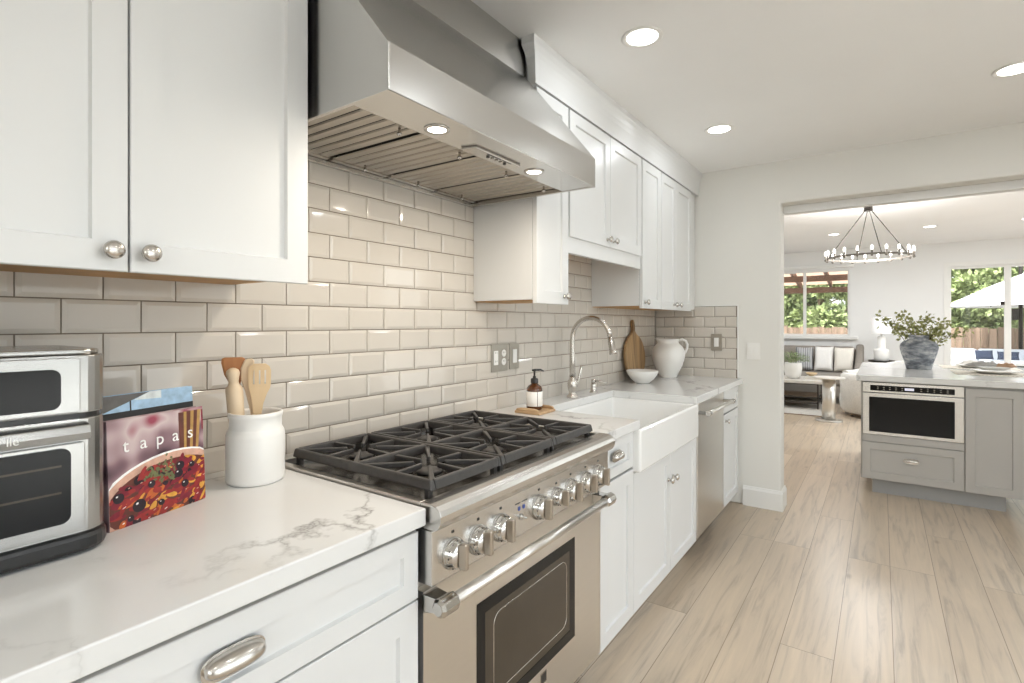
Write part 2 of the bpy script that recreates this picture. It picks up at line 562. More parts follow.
    def shaker(s, O, U, V, Nn, w, h, t=0.02, rail=0.057, rec=0.009, chamf=0.003):
        """shaker front: O = lower corner of the FRONT plane, U/V span it, Nn points out"""
        O, U, V, Nn = Vector(O), Vector(U), Vector(V), Vector(Nn)
        def ring(a, d):
            return [s.bm.verts.new(O + U * x + V * y + Nn * d) for x, y in ((a, a), (w - a, a), (w - a, h - a), (a, h - a))]
        R = [ring(0, -t), ring(0, -0.0015), ring(0.0015, 0), ring(rail - chamf, 0), ring(rail, -rec)]
        for A, B in zip(R, R[1:]):
            for i in range(4):
                j = (i + 1) % 4
                s.bm.faces.new([A[i], A[j], B[j], B[i]])
        s.bm.faces.new(R[-1])
        s.bm.faces.new(R[0][::-1])
        return s

    def slab(s, O, U, V, Nn, w, h, t=0.02):
        return s.shaker(O, U, V, Nn, w, h, t, 0.012, 0.0, 0.001)

    def blade(s, c, d, up, l, w):
        """leaf: a folded diamond"""
        c, d, up = Vector(c), Vector(d).normalized(), Vector(up)
        sd = d.cross(up)
        if sd.length < 1e-3:
            sd = d.cross(Vector((1, 0, 0.3)))
        sd.normalize()
        nn = sd.cross(d)
        s.face([c, c + d * l * 0.5 + sd * w / 2 + nn * w * 0.12, c + d * l, c + d * l * 0.5 - sd * w / 2 + nn * w * 0.12])
        return s


def world_off(o):
    v = Vector((0, 0, 0))
    while o is not None:
        v += o.location
        o = o.parent
    return v


def obj(name, mb, mat, parent=None, bevel=0.0, loc=None, smooth=False, segs=2):
    bm = mb.bm
    off = world_off(parent) if parent else Vector((0, 0, 0))
    if loc is not None:
        off = Vector(loc)
    bmesh.ops.recalc_face_normals(bm, faces=bm.faces)
    bmesh.ops.translate(bm, verts=bm.verts, vec=-off)
    me = bpy.data.meshes.new(name)
    bm.to_mesh(me)
    bm.free()
    for mm in (mat if isinstance(mat, (list, tuple)) else [mat]):
        me.materials.append(M[mm])
    if smooth:
        for p in me.polygons:
            p.use_smooth = True
    o = bpy.data.objects.new(name, me)
    COL.objects.link(o)
    if parent:
        o.parent = parent
    elif loc is not None:
        o.location = loc
    if bevel:
        b = o.modifiers.new('bevel', 'BEVEL')
        b.width = bevel
        b.segments = segs
        b.limit_method = 'ANGLE'
        b.angle_limit = math.radians(40)
    return o


def tag(o, label, cat, group=None):
    o['label'] = label
    o['category'] = cat
    if group:
        o['group'] = group
    return o


def thing(name, label, cat, loc, group=None):
    o = bpy.data.objects.new(name, None)
    o.empty_display_size = 0.05
    COL.objects.link(o)
    o.location = loc
    return tag(o, label, cat, group)


def struct(name, mb, mat, parent=None, bevel=0.0):
    o = obj(name, mb, mat, parent, bevel)
    if parent is None:
        o['kind'] = 'structure'
    return o


def copy_tree(o, loc=None, label=None, group=None, parent=None):
    c = o.copy()
    COL.objects.link(c)
    if parent is not None:
        c.parent = parent
    if loc is not None:
        c.location = loc
    if label:
        c['label'] = label
    if group:
        c['group'] = group
    for ch in list(o.children):
        copy_tree(ch, parent=c)
    return c


def lettering(name, text, size, mat, parent, loc, rot, extrude=0.0004, spacing=1.0):
    cu = bpy.data.curves.new(name, 'FONT')
    cu.body = text
    cu.size = size
    cu.extrude = extrude
    cu.space_character = spacing
    cu.align_x = 'CENTER'
    cu.align_y = 'CENTER'
    t = bpy.data.objects.new(name, cu)
    COL.objects.link(t)
    dg = bpy.context.evaluated_depsgraph_get()
    me = bpy.data.meshes.new_from_object(t.evaluated_get(dg))
    bpy.data.objects.remove(t)
    me.materials.clear()
    me.materials.append(M[mat])
    o = bpy.data.objects.new(name, me)
    COL.objects.link(o)
    o.parent = parent
    o.location = loc
    o.rotation_euler = rot
    return o


X3, Y3, Z3 = Vector((1, 0, 0)), Vector((0, 1, 0)), Vector((0, 0, 1))


def front_x(name, xf, y0, y1, z0, z1, parent, mat='cab', rail=0.057, flat=False):
    """door or drawer front facing +x with its front plane at xf"""
    m = MB()
    m.shaker((xf, y0, z0), Y3, Z3, X3, y1 - y0, z1 - z0, 0.02, rail)
    return obj(name, m, mat, parent)


def front_my(name, yf, x0, x1, z0, z1, parent, mat='grey_cab', rail=0.057):
    """front facing -y"""
    m = MB()
    m.shaker((x0, yf, z0), X3, Z3, -Y3, x1 - x0, z1 - z0, 0.02, rail)
    return obj(name, m, mat, parent)


def knob_x(xf, y, z, parent, r=0.0165):
    m = MB()
    m.lathe([(0.0095, xf), (0.009, xf + 0.003), (0.006, xf + 0.006), (0.006, xf + 0.014), (r * 0.8, xf + 0.017), (r, xf + 0.0215), (r * 0.96, xf + 0.026), (r * 0.6, xf + 0.030), (1e-5, xf + 0.0315)], (0, y, z), 'x', 24)
    return obj('knob', m, 'nickel', parent)


def cup_pull(center, parent, L=0.085, hgt=0.028, dep=0.026, face='x'):
    """bin pull: a half-dome hood open below with a thin back flange"""
    m = MB()
    cx, cy, cz = center
    nu, nv = 20, 10
    def place(a, d, z):     # a along the drawer, d out of the front
        return (cx + d, cy + a, cz + z) if face == 'x' else (cx + a, cy - d, cz + z)
    grid = []
    for i in range(nu + 1):
        t = PI * i / nu
        a = -L / 2 * math.cos(t)
        rr = max(0.02, math.sin(t)) ** 0.55
        row = []
        for k in range(nv + 1):
            p = PI / 2 - (PI * 0.62) * k / nv
            row.append(m.bm.verts.new(place(a, dep * rr * math.cos(p), hgt * 0.62 * rr * math.sin(p))))
        grid.append(row)
    for i in range(nu):
        for k in range(nv):
            f = m.bm.faces.new([grid[i][k], grid[i + 1][k], grid[i + 1][k + 1], grid[i][k + 1]])
            f.smooth = True
    # flange
    n = 28
    out = []
    for i in range(n):
        t = 2 * PI * i / n
        out.append((L / 2 * 1.06 * math.copysign(abs(math.cos(t)) ** 0.7, math.cos(t)), hgt * 0.68 * math.copysign(abs(math.sin(t)) ** 0.7, math.sin(t))))
    A = [m.bm.verts.new(place(a, 0.0, z)) for a, z in out]
    B = [m.bm.verts.new(place(a, 0.002, z)) for a, z in out]
    m.bm.faces.new(B)
    for i in range(n):
        m.bm.faces.new([A[i], A[(i + 1) % n], B[(i + 1) % n], B[i]])
    o = obj('cup_pull', m, 'nickel', parent)
    so = o.modifiers.new('thick', 'SOLIDIFY')
    so.thickness = 0.0015
    return o

# ================================================================== SETTING
m = MB()
m.box(-0.12, XR + 0.12, YN - 0.12, YF + 0.17, -0.1, 0)
m.box(XLL - 0.12, XLR + 0.12, YF + 0.17, YB + 0.12, -0.1, 0)
struct('floor', m, 'floor')
m = MB()
m.box(-0.12, XR + 0.12, YN - 0.12, YF, CEIL, CEIL + 0.25)
struct('ceiling', m, 'ceil')
m = MB()
m.box(XLL - 0.12, XLR + 0.12, YF + 0.17, YB + 0.12, LCEIL, LCEIL + 0.2)
struct('ceiling', m, 'lceil')
m = MB()
m.box(-0.12, 0, YN - 0.12, YF, 0, CEIL)
struct('wall_left', m, 'wall')
OPX = 0.905       # left jamb of the opening to the living room
OPR = 3.45
m = MB()
m.prism([(XLL, 0), (OPX, 0), (OPX, 2.157), (OPR, 2.157), (OPR, 0), (XLR, 0), (XLR, LCEIL + 0.05), (XLL, LCEIL + 0.05)], 'y', YF, YF + 0.17)
struct('wall_far', m, 'wall', bevel=0.012)
m = MB()
m.box(OPX + 0.001, OPR - 0.001, YF + 0.125, YF + 0.20, 2.103, 2.1565)
struct('trim_header', m, 'lwall', bevel=0.004)
m = MB()
DY0, DY1, DZ = -1.3, 2.8, 2.33
m.prism([(YN - 0.12, 0), (DY0, 0), (DY0, DZ), (DY1, DZ), (DY1, 0), (YF, 0), (YF, CEIL), (YN - 0.12, CEIL)], 'x', XR, XR + 0.12)
struct('wall_right', m, 'wall')
m = MB()
BX0, BX1, BZ0, BZ1 = 1.0, 2.7, 1.05, 2.2
for x0, x1, z0, z1 in ((0, BX0, 0, CEIL), (BX0, BX1, 0, BZ0), (BX0, BX1, BZ1, CEIL), (BX1, XR, 0, CEIL)):
    m.box(x0, x1, YN - 0.12, YN, z0, z1)
struct('wall_back', m, 'wall')
m = MB()
m.box(XLL - 0.12, XLL, YF + 0.17, YB + 0.12, 0, LCEIL)
struct('wall_living_left', m, 'lwall')
m = MB()
LY0, LY1, LZ = 5.2, 9.8, 2.35
m.prism([(YF + 0.17, 0), (LY0, 0), (LY0, LZ), (LY1, LZ), (LY1, 0), (YB + 0.12, 0), (YB + 0.12, LCEIL), (YF + 0.17, LCEIL)], 'x', XLR, XLR + 0.12)
struct('wall_living_right', m, 'lwall')
WX0, WX1, WZ0, WZ1 = -0.41, 1.015, 1.083, 2.292
PX0, PX1, PZ1 = 2.395, 4.60, 2.243
m = MB()
for x0, x1, z0, z1 in ((XLL, WX0, 0, LCEIL), (WX0, WX1, 0, WZ0), (WX0, WX1, WZ1, LCEIL), (WX1, PX0, 0, LCEIL), (PX0, PX1, PZ1, LCEIL), (PX1, XLR, 0, LCEIL)):
    m.box(x0, x1, YB, YB + 0.12, z0, z1)
struct('wall_living_far', m, 'lwall')


def glazed(name, x0, x1, z0, z1, y, fw, mulls, sill=False):
    """framed glazing in the far living wall: frame, mullions, one pane per light"""
    m = MB()
    m.box(x0, x0 + fw, y, y + 0.06, z0, z1)
    m.box(x1 - fw, x1, y, y + 0.06, z0, z1)
    m.box(x0 + fw, x1 - fw, y, y + 0.06, z1 - fw, z1)
    m.box(x0 + fw, x1 - fw, y, y + 0.06, z0, z0 + fw)
    o = struct(name, m, 'trim', bevel=0.004)
    for mx, mw in mulls:
        m = MB()
        m.box(mx - mw / 2, mx + mw / 2, y + 0.005, y + 0.055, z0 + fw, z1 - fw)
        obj('mullion', m, 'trim', o, 0.003)
    edges = [x0 + fw] + [e for mx, mw in mulls for e in (mx - mw / 2, mx + mw / 2)] + [x1 - fw]
    for a, b in zip(edges[::2], edges[1::2]):
        m = MB()
        m.box(a, b, y + 0.027, y + 0.033, z0 + fw, z1 - fw)
        obj('pane', m, 'glass', o)
    return o


glazed('added_back_window', BX0, BX1, BZ0, BZ1, YN - 0.09, 0.035, [((BX0 + BX1) / 2, 0.05)])  # unseen window behind the camera, added for its daylight
w1 = glazed('window_1', WX0, WX1, WZ0, WZ1, YB + 0.03, 0.03, [(0.30, 0.05)])
m = MB()
m.box(WX0 - 0.08, WX1 + 0.13, YB - 0.07, YB + 0.028, 1.02, WZ0 - 0.001)
obj('window_sill', m, 'trim', w1, 0.006)
m = MB()      # raised roller blind cassette under the head
m.box(WX0 - 0.05, WX1 + 0.06, YB - 0.06, YB - 0.002, 2.325, 2.375)
obj('blind_cassette', m, 'trim', w1, 0.008)
d1 = glazed('door_1', PX0, PX1, 0.0, PZ1, YB + 0.03, 0.035, [(3.12, 0.08), (3.86, 0.08)])
m = MB()
m.box(PX0 - 0.06, PX1 + 0.06, YB - 0.012, YB - 0.001, PZ1 + 0.005, PZ1 + 0.075)
m.box(PX0 - 0.06, PX0, YB - 0.012, YB - 0.001, 0, PZ1 + 0.005)
m.box(PX1, PX1 + 0.06, YB - 0.012, YB - 0.001, 0, PZ1 + 0.005)
obj('door_casing', m, 'trim', d1, 0.003)
m = MB()
m.box(3.03, 3.078, YB + 0.0, YB + 0.028, 1.60, 1.66)
obj('latch', m, 'darkmetal', d1, 0.003)
# unseen glass wall right of the kitchen, added tall to let daylight in
m = MB()
for y0, y1, z0, z1 in ((DY0, DY0 + 0.05, 0, DZ), (DY1 - 0.05, DY1, 0, DZ), (DY0 + 0.05, DY1 - 0.05, DZ - 0.05, DZ), (DY0 + 0.05, DY1 - 0.05, 0, 0.04), (0.72, 0.78, 0.04, DZ - 0.05)):
    m.box(XR + 0.03, XR + 0.09, y0, y1, z0, z1)
d2 = struct('added_glass_wall', m, 'trim', bevel=0.004)
for a, b in ((DY0 + 0.05, 0.72), (0.78, DY1 - 0.05)):
    m = MB()
    m.box(XR + 0.057, XR + 0.063, a, b, 0.04, DZ - 0.05)
    obj('pane', m, 'glass', d2)

m = MB()
for y0, y1, z0, z1 in ((LY0, LY0 + 0.05, 0, LZ), (LY1 - 0.05, LY1, 0, LZ), (LY0 + 0.05, LY1 - 0.05, LZ - 0.05, LZ), (LY0 + 0.05, LY1 - 0.05, 0, 0.04), (7.47, 7.53, 0.04, LZ - 0.05)):
    m.box(XLR + 0.03, XLR + 0.09, y0, y1, z0, z1)
d3 = struct('added_living_glass_wall', m, 'trim', bevel=0.004)  # unseen glazing on the living room's right, added for more daylight
for a, b in ((LY0 + 0.05, 7.47), (7.53, LY1 - 0.05)):
    m = MB()
    m.box(XLR + 0.057, XLR + 0.063, a, b, 0.04, LZ - 0.05)
    obj('pane', m, 'glass', d3)

# baseboards
def baseprof(m, axis, lo, hi, wallpos, sgn, h=0.14, t=0.016):
    prof = [(wallpos, 0), (wallpos + sgn * t, 0), (wallpos + sgn * t, h - 0.022), (wallpos + sgn * t * 0.55, h - 0.008), (wallpos + sgn * t * 0.45, h), (wallpos, h)]
    m.prism(prof, axis, lo, hi)

m = MB()
baseprof(m, 'x', 0.66, OPX + 0.016, YF, -1)
m.prism([(OPX, 0), (OPX + 0.016, 0), (OPX + 0.016, 0.118), (OPX + 0.009, 0.132), (OPX + 0.007, 0.14), (OPX, 0.14)], 'y', YF - 0.002, YF + 0.172)
struct('baseboard_far', m, 'trim')
m = MB()
baseprof(m, 'x', XLL, PX0 - 0.06, YB, -1, 0.12)
baseprof(m, 'x', PX1 + 0.06, XLR, YB, -1, 0.12)
struct('baseboard_living', m, 'trim')

# bevelled tile backsplash (real tiles on a grout bed)
TW, TH, GR = 0.1525, 0.0778, 0.0028
def tile_on(m, place, a0, a1, z0, z1):
    """pillowed tile; place(a, z, d) maps to the wall"""
    if a1 - a0 < 0.012 or z1 - z0 < 0.012:
        return
    bv = 0.010
    R = []
    for ins, d in ((0, 0.003), (0, 0.0065), (0.0012, 0.0072), (bv, 0.0098)):
        R.append([m.bm.verts.new(place(a, z, d)) for a, z in ((a0 + ins, z0 + ins), (a1 - ins, z0 + ins), (a1 - ins, z1 - ins), (a0 + ins, z1 - ins))])
    m.mi = 0
    for A, B in zip(R, R[1:]):
        for i in range(4):
            f = m.bm.faces.new([A[i], A[(i + 1) % 4], B[(i + 1) % 4], B[i]])
            f.material_index = 0
    m.bm.faces.new(R[-1]).material_index = 0

def tile_field(m, place, a_lo, a_hi, z_lo, z_hi, row_z, joint, skip=None):
    k0 = math.floor((z_lo - row_z) / TH)
    k = k0
    while row_z + k * TH < z_hi:
        zz0, zz1 = row_z + k * TH + GR / 2, row_z + (k + 1) * TH - GR / 2
        off = joint + (TW / 2 if k % 2 else 0)
        j = math.floor((a_lo - off) / TW)
        while off + j * TW < a_hi:
            b0, b1 = max(a_lo, off + j * TW + GR / 2), min(a_hi, off + (j + 1) * TW - GR / 2)
            c0, c1 = max(z_lo, zz0), min(z_hi, zz1)
            if not (skip and skip(b0, b1, c0, c1)):
                tile_on(m, place, b0, b1, c0, c1)
            j += 1
        k += 1

m = MB()
def on_left(a, z, d): return (d, a, z)
ROWZ = 1.372 - 6 * TH          # a grout line; row 5 starts at 1.294
JO = 0.371 - TW / 2            # row 5 is an odd row
def hidden(b0, b1, c0, c1):
    mid, zc = (b0 + b1) / 2, c0
    if zc > 1.43 and mid < 0.70: return True
    if zc > 1.43 and (1.83 < mid < 2.0 or mid > 3.01): return True
    if zc > 1.74 and mid > 1.83: return True
    return False
m.mi = 1
m.box(0, 0.0045, -0.9, YF, 0.88, 1.44)
m.box(0, 0.0045, 0.66, 1.80, 1.4405, 1.86)
m.box(0, 0.0045, 2.02, 3.02, 1.4405, 1.76)
tile_field(m, on_left, -0.9, YF - 0.012, 0.90, 1.86, ROWZ, JO, hidden)
tb = struct('trim_backsplash', m, ['tile', 'grout'])
m = MB()
def on_far(a, z, d): return (a, YF - d, z)
m.mi = 1
m.box(0.010, 0.621, YF - 0.0045, YF, 0.88, 1.443)
tile_field(m, on_far, 0.011, 0.618, 0.90, 1.442, 1.442 - 7 * TH, 0.309 - 2 * TW, None)
struct('trim_backsplash', m, ['tile', 'grout'])
m = MB()          # slim white pencil edge around the return
m.box(0.37, 0.628, YF - 0.012, YF, 1.4435, 1.452)
m.box(0.621, 0.629, YF - 0.012, YF, 0.92, 1.4435)
struct('trim_edge', m, 'trim', bevel=0.002)

# crown moulding over the right-hand cabinets
CX, CY0 = 0.338, 1.79
prof = [(0.0, 2.284), (0.011, 2.284), (0.011, 2.302), (0.014, 2.33), (0.018, 2.36), (0.025, 2.385), (0.035, 2.405), (0.047, 2.42), (0.050, 2.426), (0.050, 2.4545), (0.0, 2.4545)]
m = MB()
rings = []
for r, z in prof:      # path: wall -> along the cabinet side -> along the fronts
    rings.append([m.bm.verts.new(p) for p in ((0.31, CY0 - r * 1.25, z), (CX + r * 0.62, CY0 - r * 1.25, z), (CX + r * 0.62, YF - 0.001, z))])
    # inner back face
for A, B in zip(rings, rings[1:] + rings[:1]):
    for i in range(2):
        m.bm.faces.new([A[i], A[i + 1], B[i + 1], B[i]])
m.bm.faces.new([r[0] for r in rings])
m.bm.faces.new([r[2] for r in rings][::-1])
struct('trim_crown', m, 'cab')
m = MB()
m.box(0.001, CX - 0.006, CY0 + 0.004, YF - 0.001, 2.2875, CEIL - 0.0005)
struct('trim_soffit', m, 'cab')

# ================================================================== UPPER CABINETS
G_UP = 'white upper cabinets'
def upper_cabinet(label, y0, y1, z0, z1, doors, depth=0.318, xf=0.34, dz0=None, bottom=True):
    """doors: list of (ya, yb, knob_y)"""
    t = thing('upper_cabinet', label, 'cabinet', (0.16, (y0 + y1) / 2, z0), G_UP)
    m = MB()
    m.box(0.0105, depth, y0, y1, z0 + 0.004, z1)
    obj('carcass', m, 'cab', t, 0.001)
    m = MB()
    m.box(depth + 0.0002, depth + 0.0012, doors[0][0] + 0.002, doors[-1][1] - 0.002, z0 + 0.006 if dz0 is None else dz0 + 0.003, min(z1, 2.278) - 0.003)
    obj('reveal_shade', m, 'gap_shade', t)  # dark sheet painting the shade between the doors
    m = MB()
    m.box(0.0105, depth - 0.02, y0 + 0.018, y1 - 0.018, z0, z0 + 0.0038)
    obj('bottom_panel', m, 'cab_in', t)
    for ya, yb, ky in doors:
        d = front_x('door', xf, ya, yb, (z0 - 0.011) if dz0 is None else dz0, min(z1, 2.278), t)
        if ky:
            knob_x(xf, ky, ((z0 - 0.011) if dz0 is None else dz0) + 0.036, d)
    return t

upper_cabinet('white double-door upper cabinet left of the steel hood, above the toaster oven', 0.016, 0.759, 1.424, 2.30, [(0.018, 0.384, 0.356), (0.388, 0.757, 0.415)])
upper_cabinet('narrow white single-door upper cabinet right beside the steel hood', 1.792, 2.060, 1.410, 2.286, [(1.794, 2.057, 2.020)])
ucd = upper_cabinet('short white double-door upper cabinet raised above the sink, with a valance', 2.064, 2.932, 1.718, 2.286, [(2.073, 2.498, 2.462), (2.502, 2.928, 2.538)])
m = MB()
m.box(0.305, 0.330, 2.064, 2.940, 1.634, 1.7175)
obj('valance', m, 'cab', ucd, 0.002)
upper_cabinet('white single-door upper cabinet just past the sink', 2.944, 3.262, 1.416, 2.286, [(2.948, 3.259, 2.985)])
upper_cabinet('white double-door upper cabinet farthest along, in the far corner', 3.266, 4.070, 1.416, 2.286, [(3.269, 3.558, 3.510), (3.562, 3.912, 3.608)])

# ================================================================== RANGE HOOD
HY0, HY1 = 0.772, 1.776
hood = thing('range_hood', 'wide stainless steel range hood with sloped canopy over the gas range', 'range hood', (0.3, 1.275, 1.823))
m = MB()
bm = m.bm
hp = [(0.61, 1.823), (0.61, 1.928), (0.302, 2.312), (0.012, 2.312), (0.012, 1.823)]
A = [bm.verts.new((x, HY0, z)) for x, z in hp]
B = [bm.verts.new((x, HY1, z)) for x, z in hp]
bm.faces.new(A); bm.faces.new(B[::-1])
for i in range(4):
    bm.faces.new([A[i], A[i + 1], B[i + 1], B[i]])
o4 = [A[4], A[0], B[0], B[4]]
def hring(z): return [bm.verts.new(p) for p in ((0.03, HY0 + 0.012, z), (0.596, HY0 + 0.012, z), (0.596, HY1 - 0.012, z), (0.03, HY1 - 0.012, z))]
i4, t4 = hring(1.823), hring(1.875)
for P, Q in ((o4, i4), (i4, t4)):
    for i in range(4):
        bm.faces.new([P[i], P[(i + 1) % 4], Q[(i + 1) % 4], Q[i]])
bm.faces.new(t4)
obj('canopy', m, 'hoodsteel', hood, 0.002)
m = MB()
m.box(0.475, 0.5955, HY0 + 0.0125, HY1 - 0.0125, 1.825, 1.831)
obj('light_panel', m, 'hoodsteel', hood, 0.001)
m = MB()
m.box(0.012, 0.30, 0.80, 1.770, 2.3125, 2.4545)
obj('duct_cover', m, 'hoodsteel', hood, 0.0015)
fw = (HY1 - HY0 - 0.03) / 4
for k in range(4):
    a = HY0 + 0.015 + k * fw
    m = MB()
    m.box(0.034, 0.052, a + 0.006, a + fw - 0.006, 1.838, 1.850)
    m.box(0.455, 0.472, a + 0.006, a + fw - 0.006, 1.834, 1.846)
    n = 6
    sw = (fw - 0.012) / n
    for i in range(n):
        b0 = a + 0.006 + i * sw
        m.hexa([(0.052, b0 + sw * 0.20, 1.842), (0.455, b0 + sw * 0.20, 1.838), (0.455, b0 + sw * 0.86, 1.838), (0.052, b0 + sw * 0.86, 1.842),
                (0.052, b0 + sw * 0.14, 1.846), (0.455, b0 + sw * 0.14, 1.842), (0.455, b0 + sw * 0.92, 1.842), (0.052, b0 + sw * 0.92, 1.846)])
    f = obj('baffle_filter', m, 'baffle', hood)
    for xx, yy in ((0.09, a + fw * 0.42), (0.43, a + fw * 0.75)):
        m = MB()
        m.lathe([(0.004, 1.838), (0.0035, 1.828), (0.007, 1.824), (0.007, 1.820), (0.003, 1.817)], (xx, yy, 0), 'z', 14)
        obj('filter_knob', m, 'chrome', f)
m = MB()
m.box(0.034, 0.474, HY0 + 0.013, HY1 - 0.013, 1.868, 1.872)
obj('slot_shade', m, 'gap_shade', hood)  # black sheet painting the shade seen between the baffle slats
for k, yy in enumerate((1.007, 1.476)):
    m = MB()
    m.lathe([(0.034, 1.8255), (0.034, 1.8225), (0.025, 1.8215), (0.025, 1.8255)], (0.531, yy, 0), 'z', 28)
    h = obj('lamp', m, 'chrome', hood)
    m = MB()
    m.lathe([(0.0245, 1.8245), (0.0245, 1.8225)], (0.531, yy, 0), 'z', 28)
    obj('lens', m, 'hood_glow', h)
    ld = bpy.data.lights.new('hood_lamp_light', 'AREA')
    ld.shape = 'DISK'
    ld.size = 0.048
    ld.energy = 3.4
    ld.color = (1.0, 0.89, 0.75)
    lo = bpy.data.objects.new('hood_lamp_light', ld)
    COL.objects.link(lo)
    lo.location = (0.531, yy, 1.8205)
m = MB()
m.prism([(0.489, 1.150), (0.537, 1.165), (0.537, 1.387), (0.489, 1.402)], 'z', 1.8175, 1.8245)
cp = obj('control_panel', m, 'nickel', hood, 0.002)
for i in range(5):
    m = MB()
    m.lathe([(0.0055, 1.8173), (0.0055, 1.8145), (0.004, 1.8135)], (0.515, 1.245 + i * 0.021, 0), 'z', 14)
    obj('button', m, 'black' if i in (0, 4) else 'chrome', cp)
m = MB()
m.box(0.527, 0.531, 1.225, 1.29, 1.8168, 1.8174)
m.box(0.527, 0.531, 1.30, 1.345, 1.8168, 1.8174)
obj('marking', m, 'black', cp)

# ================================================================== LEFT BASE CABINET AND COUNTER
t = thing('base_cabinet', 'white base cabinet with wide drawers left of the gas range', 'cabinet', (0.33, 0.2, 0))
m = MB()
m.box(0.0105, 0.630, -0.44, 0.821, 0.10, 0.8765)
obj('carcass', m, 'cab', t)
m = MB()
m.box(0.05, 0.565, -0.43, 0.81, 0.0, 0.0995)
obj('toe_kick', m, 'cab', t)
m = MB()
m.box(0.6302, 0.632, -0.435, 0.819, 0.104, 0.874)
obj('reveal_shade', m, 'gap_shade', t)  # dark sheet behind the drawers, shade of their gaps put in by colour
XD = 0.652
for z0, z1 in ((0.716, 0.862), (0.412, 0.711), (0.108, 0.407)):
    d = front_x('drawer', XD, 0.016, 0.820, z0, z1, t, rail=0.045 if z1 - z0 < 0.2 else 0.057)
    cup_pull((XD, 0.420, (z0 + z1) / 2 + 0.004 if z1 > 0.8 else z1 - 0.09), d, 0.095, 0.034, 0.026)
front_x('door', XD, -0.436, 0.012, 0.108, 0.858, t)
m = MB()
m.box(0.0105, 0.670, -0.45, 0.826, 0.877, 0.915)
tag(obj('countertop', m, 'quartz', None, 0.003, (0.33, 0.2, 0.877)), 'white veined quartz countertop under the toaster oven and cookbook', 'countertop')

# ================================================================== RANGE
RY0, RY1 = 0.832, 1.733
RC = (RY0 + RY1) / 2
rg = thing('gas_range', 'stainless steel six-burner gas range with black grates and chrome knobs', 'range', (0.36, RC, 0))
m = MB()
m.box(0.03, 0.628, RY0, RY1, 0.125, 0.8985)
obj('body', m, 'steel', rg, 0.002)
m = MB()
m.box(0.05, 0.572, RY0 + 0.012, RY1 - 0.012, 0.012, 0.1245)
obj('toe_panel', m, 'steel_h', rg, 0.002)
for xx in (0.10, 0.52):
    for yy in (RY0 + 0.05, RY1 - 0.05):
        m = MB()
        m.lathe([(0.018, 0.0), (0.018, 0.006), (0.012, 0.0118)], (xx, yy, 0), 'z', 14)
        obj('foot', m, 'black', rg)
m = MB()          # cooktop rim and drip pan
m.box(0.018, 0.645, RY0, RY0 + 0.022, 0.899, 0.921)
m.box(0.018, 0.645, RY1 - 0.022, RY1, 0.899, 0.921)
m.box(0.018, 0.075, RY0 + 0.0225, RY1 - 0.0225, 0.899, 0.924)
obj('cooktop_rim', m, 'steel', rg, 0.002)
m = MB()
m.box(0.0755, 0.645, RY0 + 0.0225, RY1 - 0.0225, 0.899, 0.907)
obj('drip_pan', m, 'enamel', rg)
m = MB()
m.prism([(0.6455, 0.865), (0.6455, 0.9215), (0.675, 0.922), (0.692, 0.919), (0.703, 0.911), (0.708, 0.900), (0.707, 0.886), (0.700, 0.873), (0.690, 0.865)], 'y', RY0, RY1)
obj('bullnose', m, 'steel_h', rg, 0.0015)
m = MB()
m.box(0.6285, 0.681, RY0, RY1, 0.742, 0.8645)
pn = obj('control_panel', m, 'steel_h', rg, 0.0025)

def range_knob(y, z, r, parent):
    m = MB()
    x = 0.681
    m.lathe([(r * 1.12, x), (r * 1.12, x + 0.004), (r * 1.02, x + 0.009), (r, x + 0.010), (r, x + 0.013), (r * 0.93, x + 0.0145), (r * 0.90, x + 0.022), (r * 0.84, x + 0.0245), (1e-5, x + 0.025)], (0, y, z), 'x', 32)
    k = obj('knob', m, 'chrome', parent)
    m = MB()
    w = r * 0.34
    m.hexa([(x + 0.0252, y - w, z - r * 0.86), (x + 0.044, y - w * 0.55, z - r * 0.90), (x + 0.044, y + w * 0.55, z - r * 0.90), (x + 0.0252, y + w, z - r * 0.86),
            (x + 0.0252, y - w, z + r * 0.86), (x + 0.044, y - w * 0.55, z + r * 0.95), (x + 0.044, y + w * 0.55, z + r * 0.95), (x + 0.0252, y + w, z + r * 0.86)])
    obj('grip', m, 'grip', k, 0.003)
    m = MB()
    m.box(x, x + 0.0008, y - 0.004, y + 0.004, z + r * 1.45, z + r * 1.45 + 0.006)
    obj('marking', m, 'black', k)
    m = MB()
    for i in range(12):
        a = PI * 2 * i / 12
        m.box(x + 0.0135, x + 0.0152, y + r * 0.96 * math.cos(a) - 0.001, y + r * 0.96 * math.cos(a) + 0.001, z + r * 0.96 * math.sin(a) - 0.002, z + r * 0.96 * math.sin(a) + 0.002)
    obj('dial_marks', m, 'black', k)

for yy, rr in ((0.900, 0.032), (0.992, 0.032), (1.084, 0.032), (1.268, 0.032), (1.366, 0.025), (1.455, 0.032), (1.556, 0.032), (1.650, 0.032)):
    range_knob(yy, 0.793 if rr > 0.026 else 0.797, rr, pn)
for yy in (1.168, 1.190):
    m = MB()
    m.box(0.681, 0.6825, yy - 0.004, yy + 0.004, 0.812, 0.822)
    obj('indicator_light', m, 'led_blue', pn)
m = MB()
m.lathe([(0.008, 0.681), (0.008, 0.685), (0.004, 0.686), (0.0028, 0.700), (0.001, 0.702)], (0, 1.176, 0.793), 'x', 14)
obj('toggle_switch', m, 'chrome', pn)
m = MB()
m.box(0.681, 0.6816, 1.150, 1.172, 0.831, 0.8335)
m.box(0.681, 0.6816, 1.182, 1.206, 0.831, 0.8335)
obj('marking', m, 'black', pn)

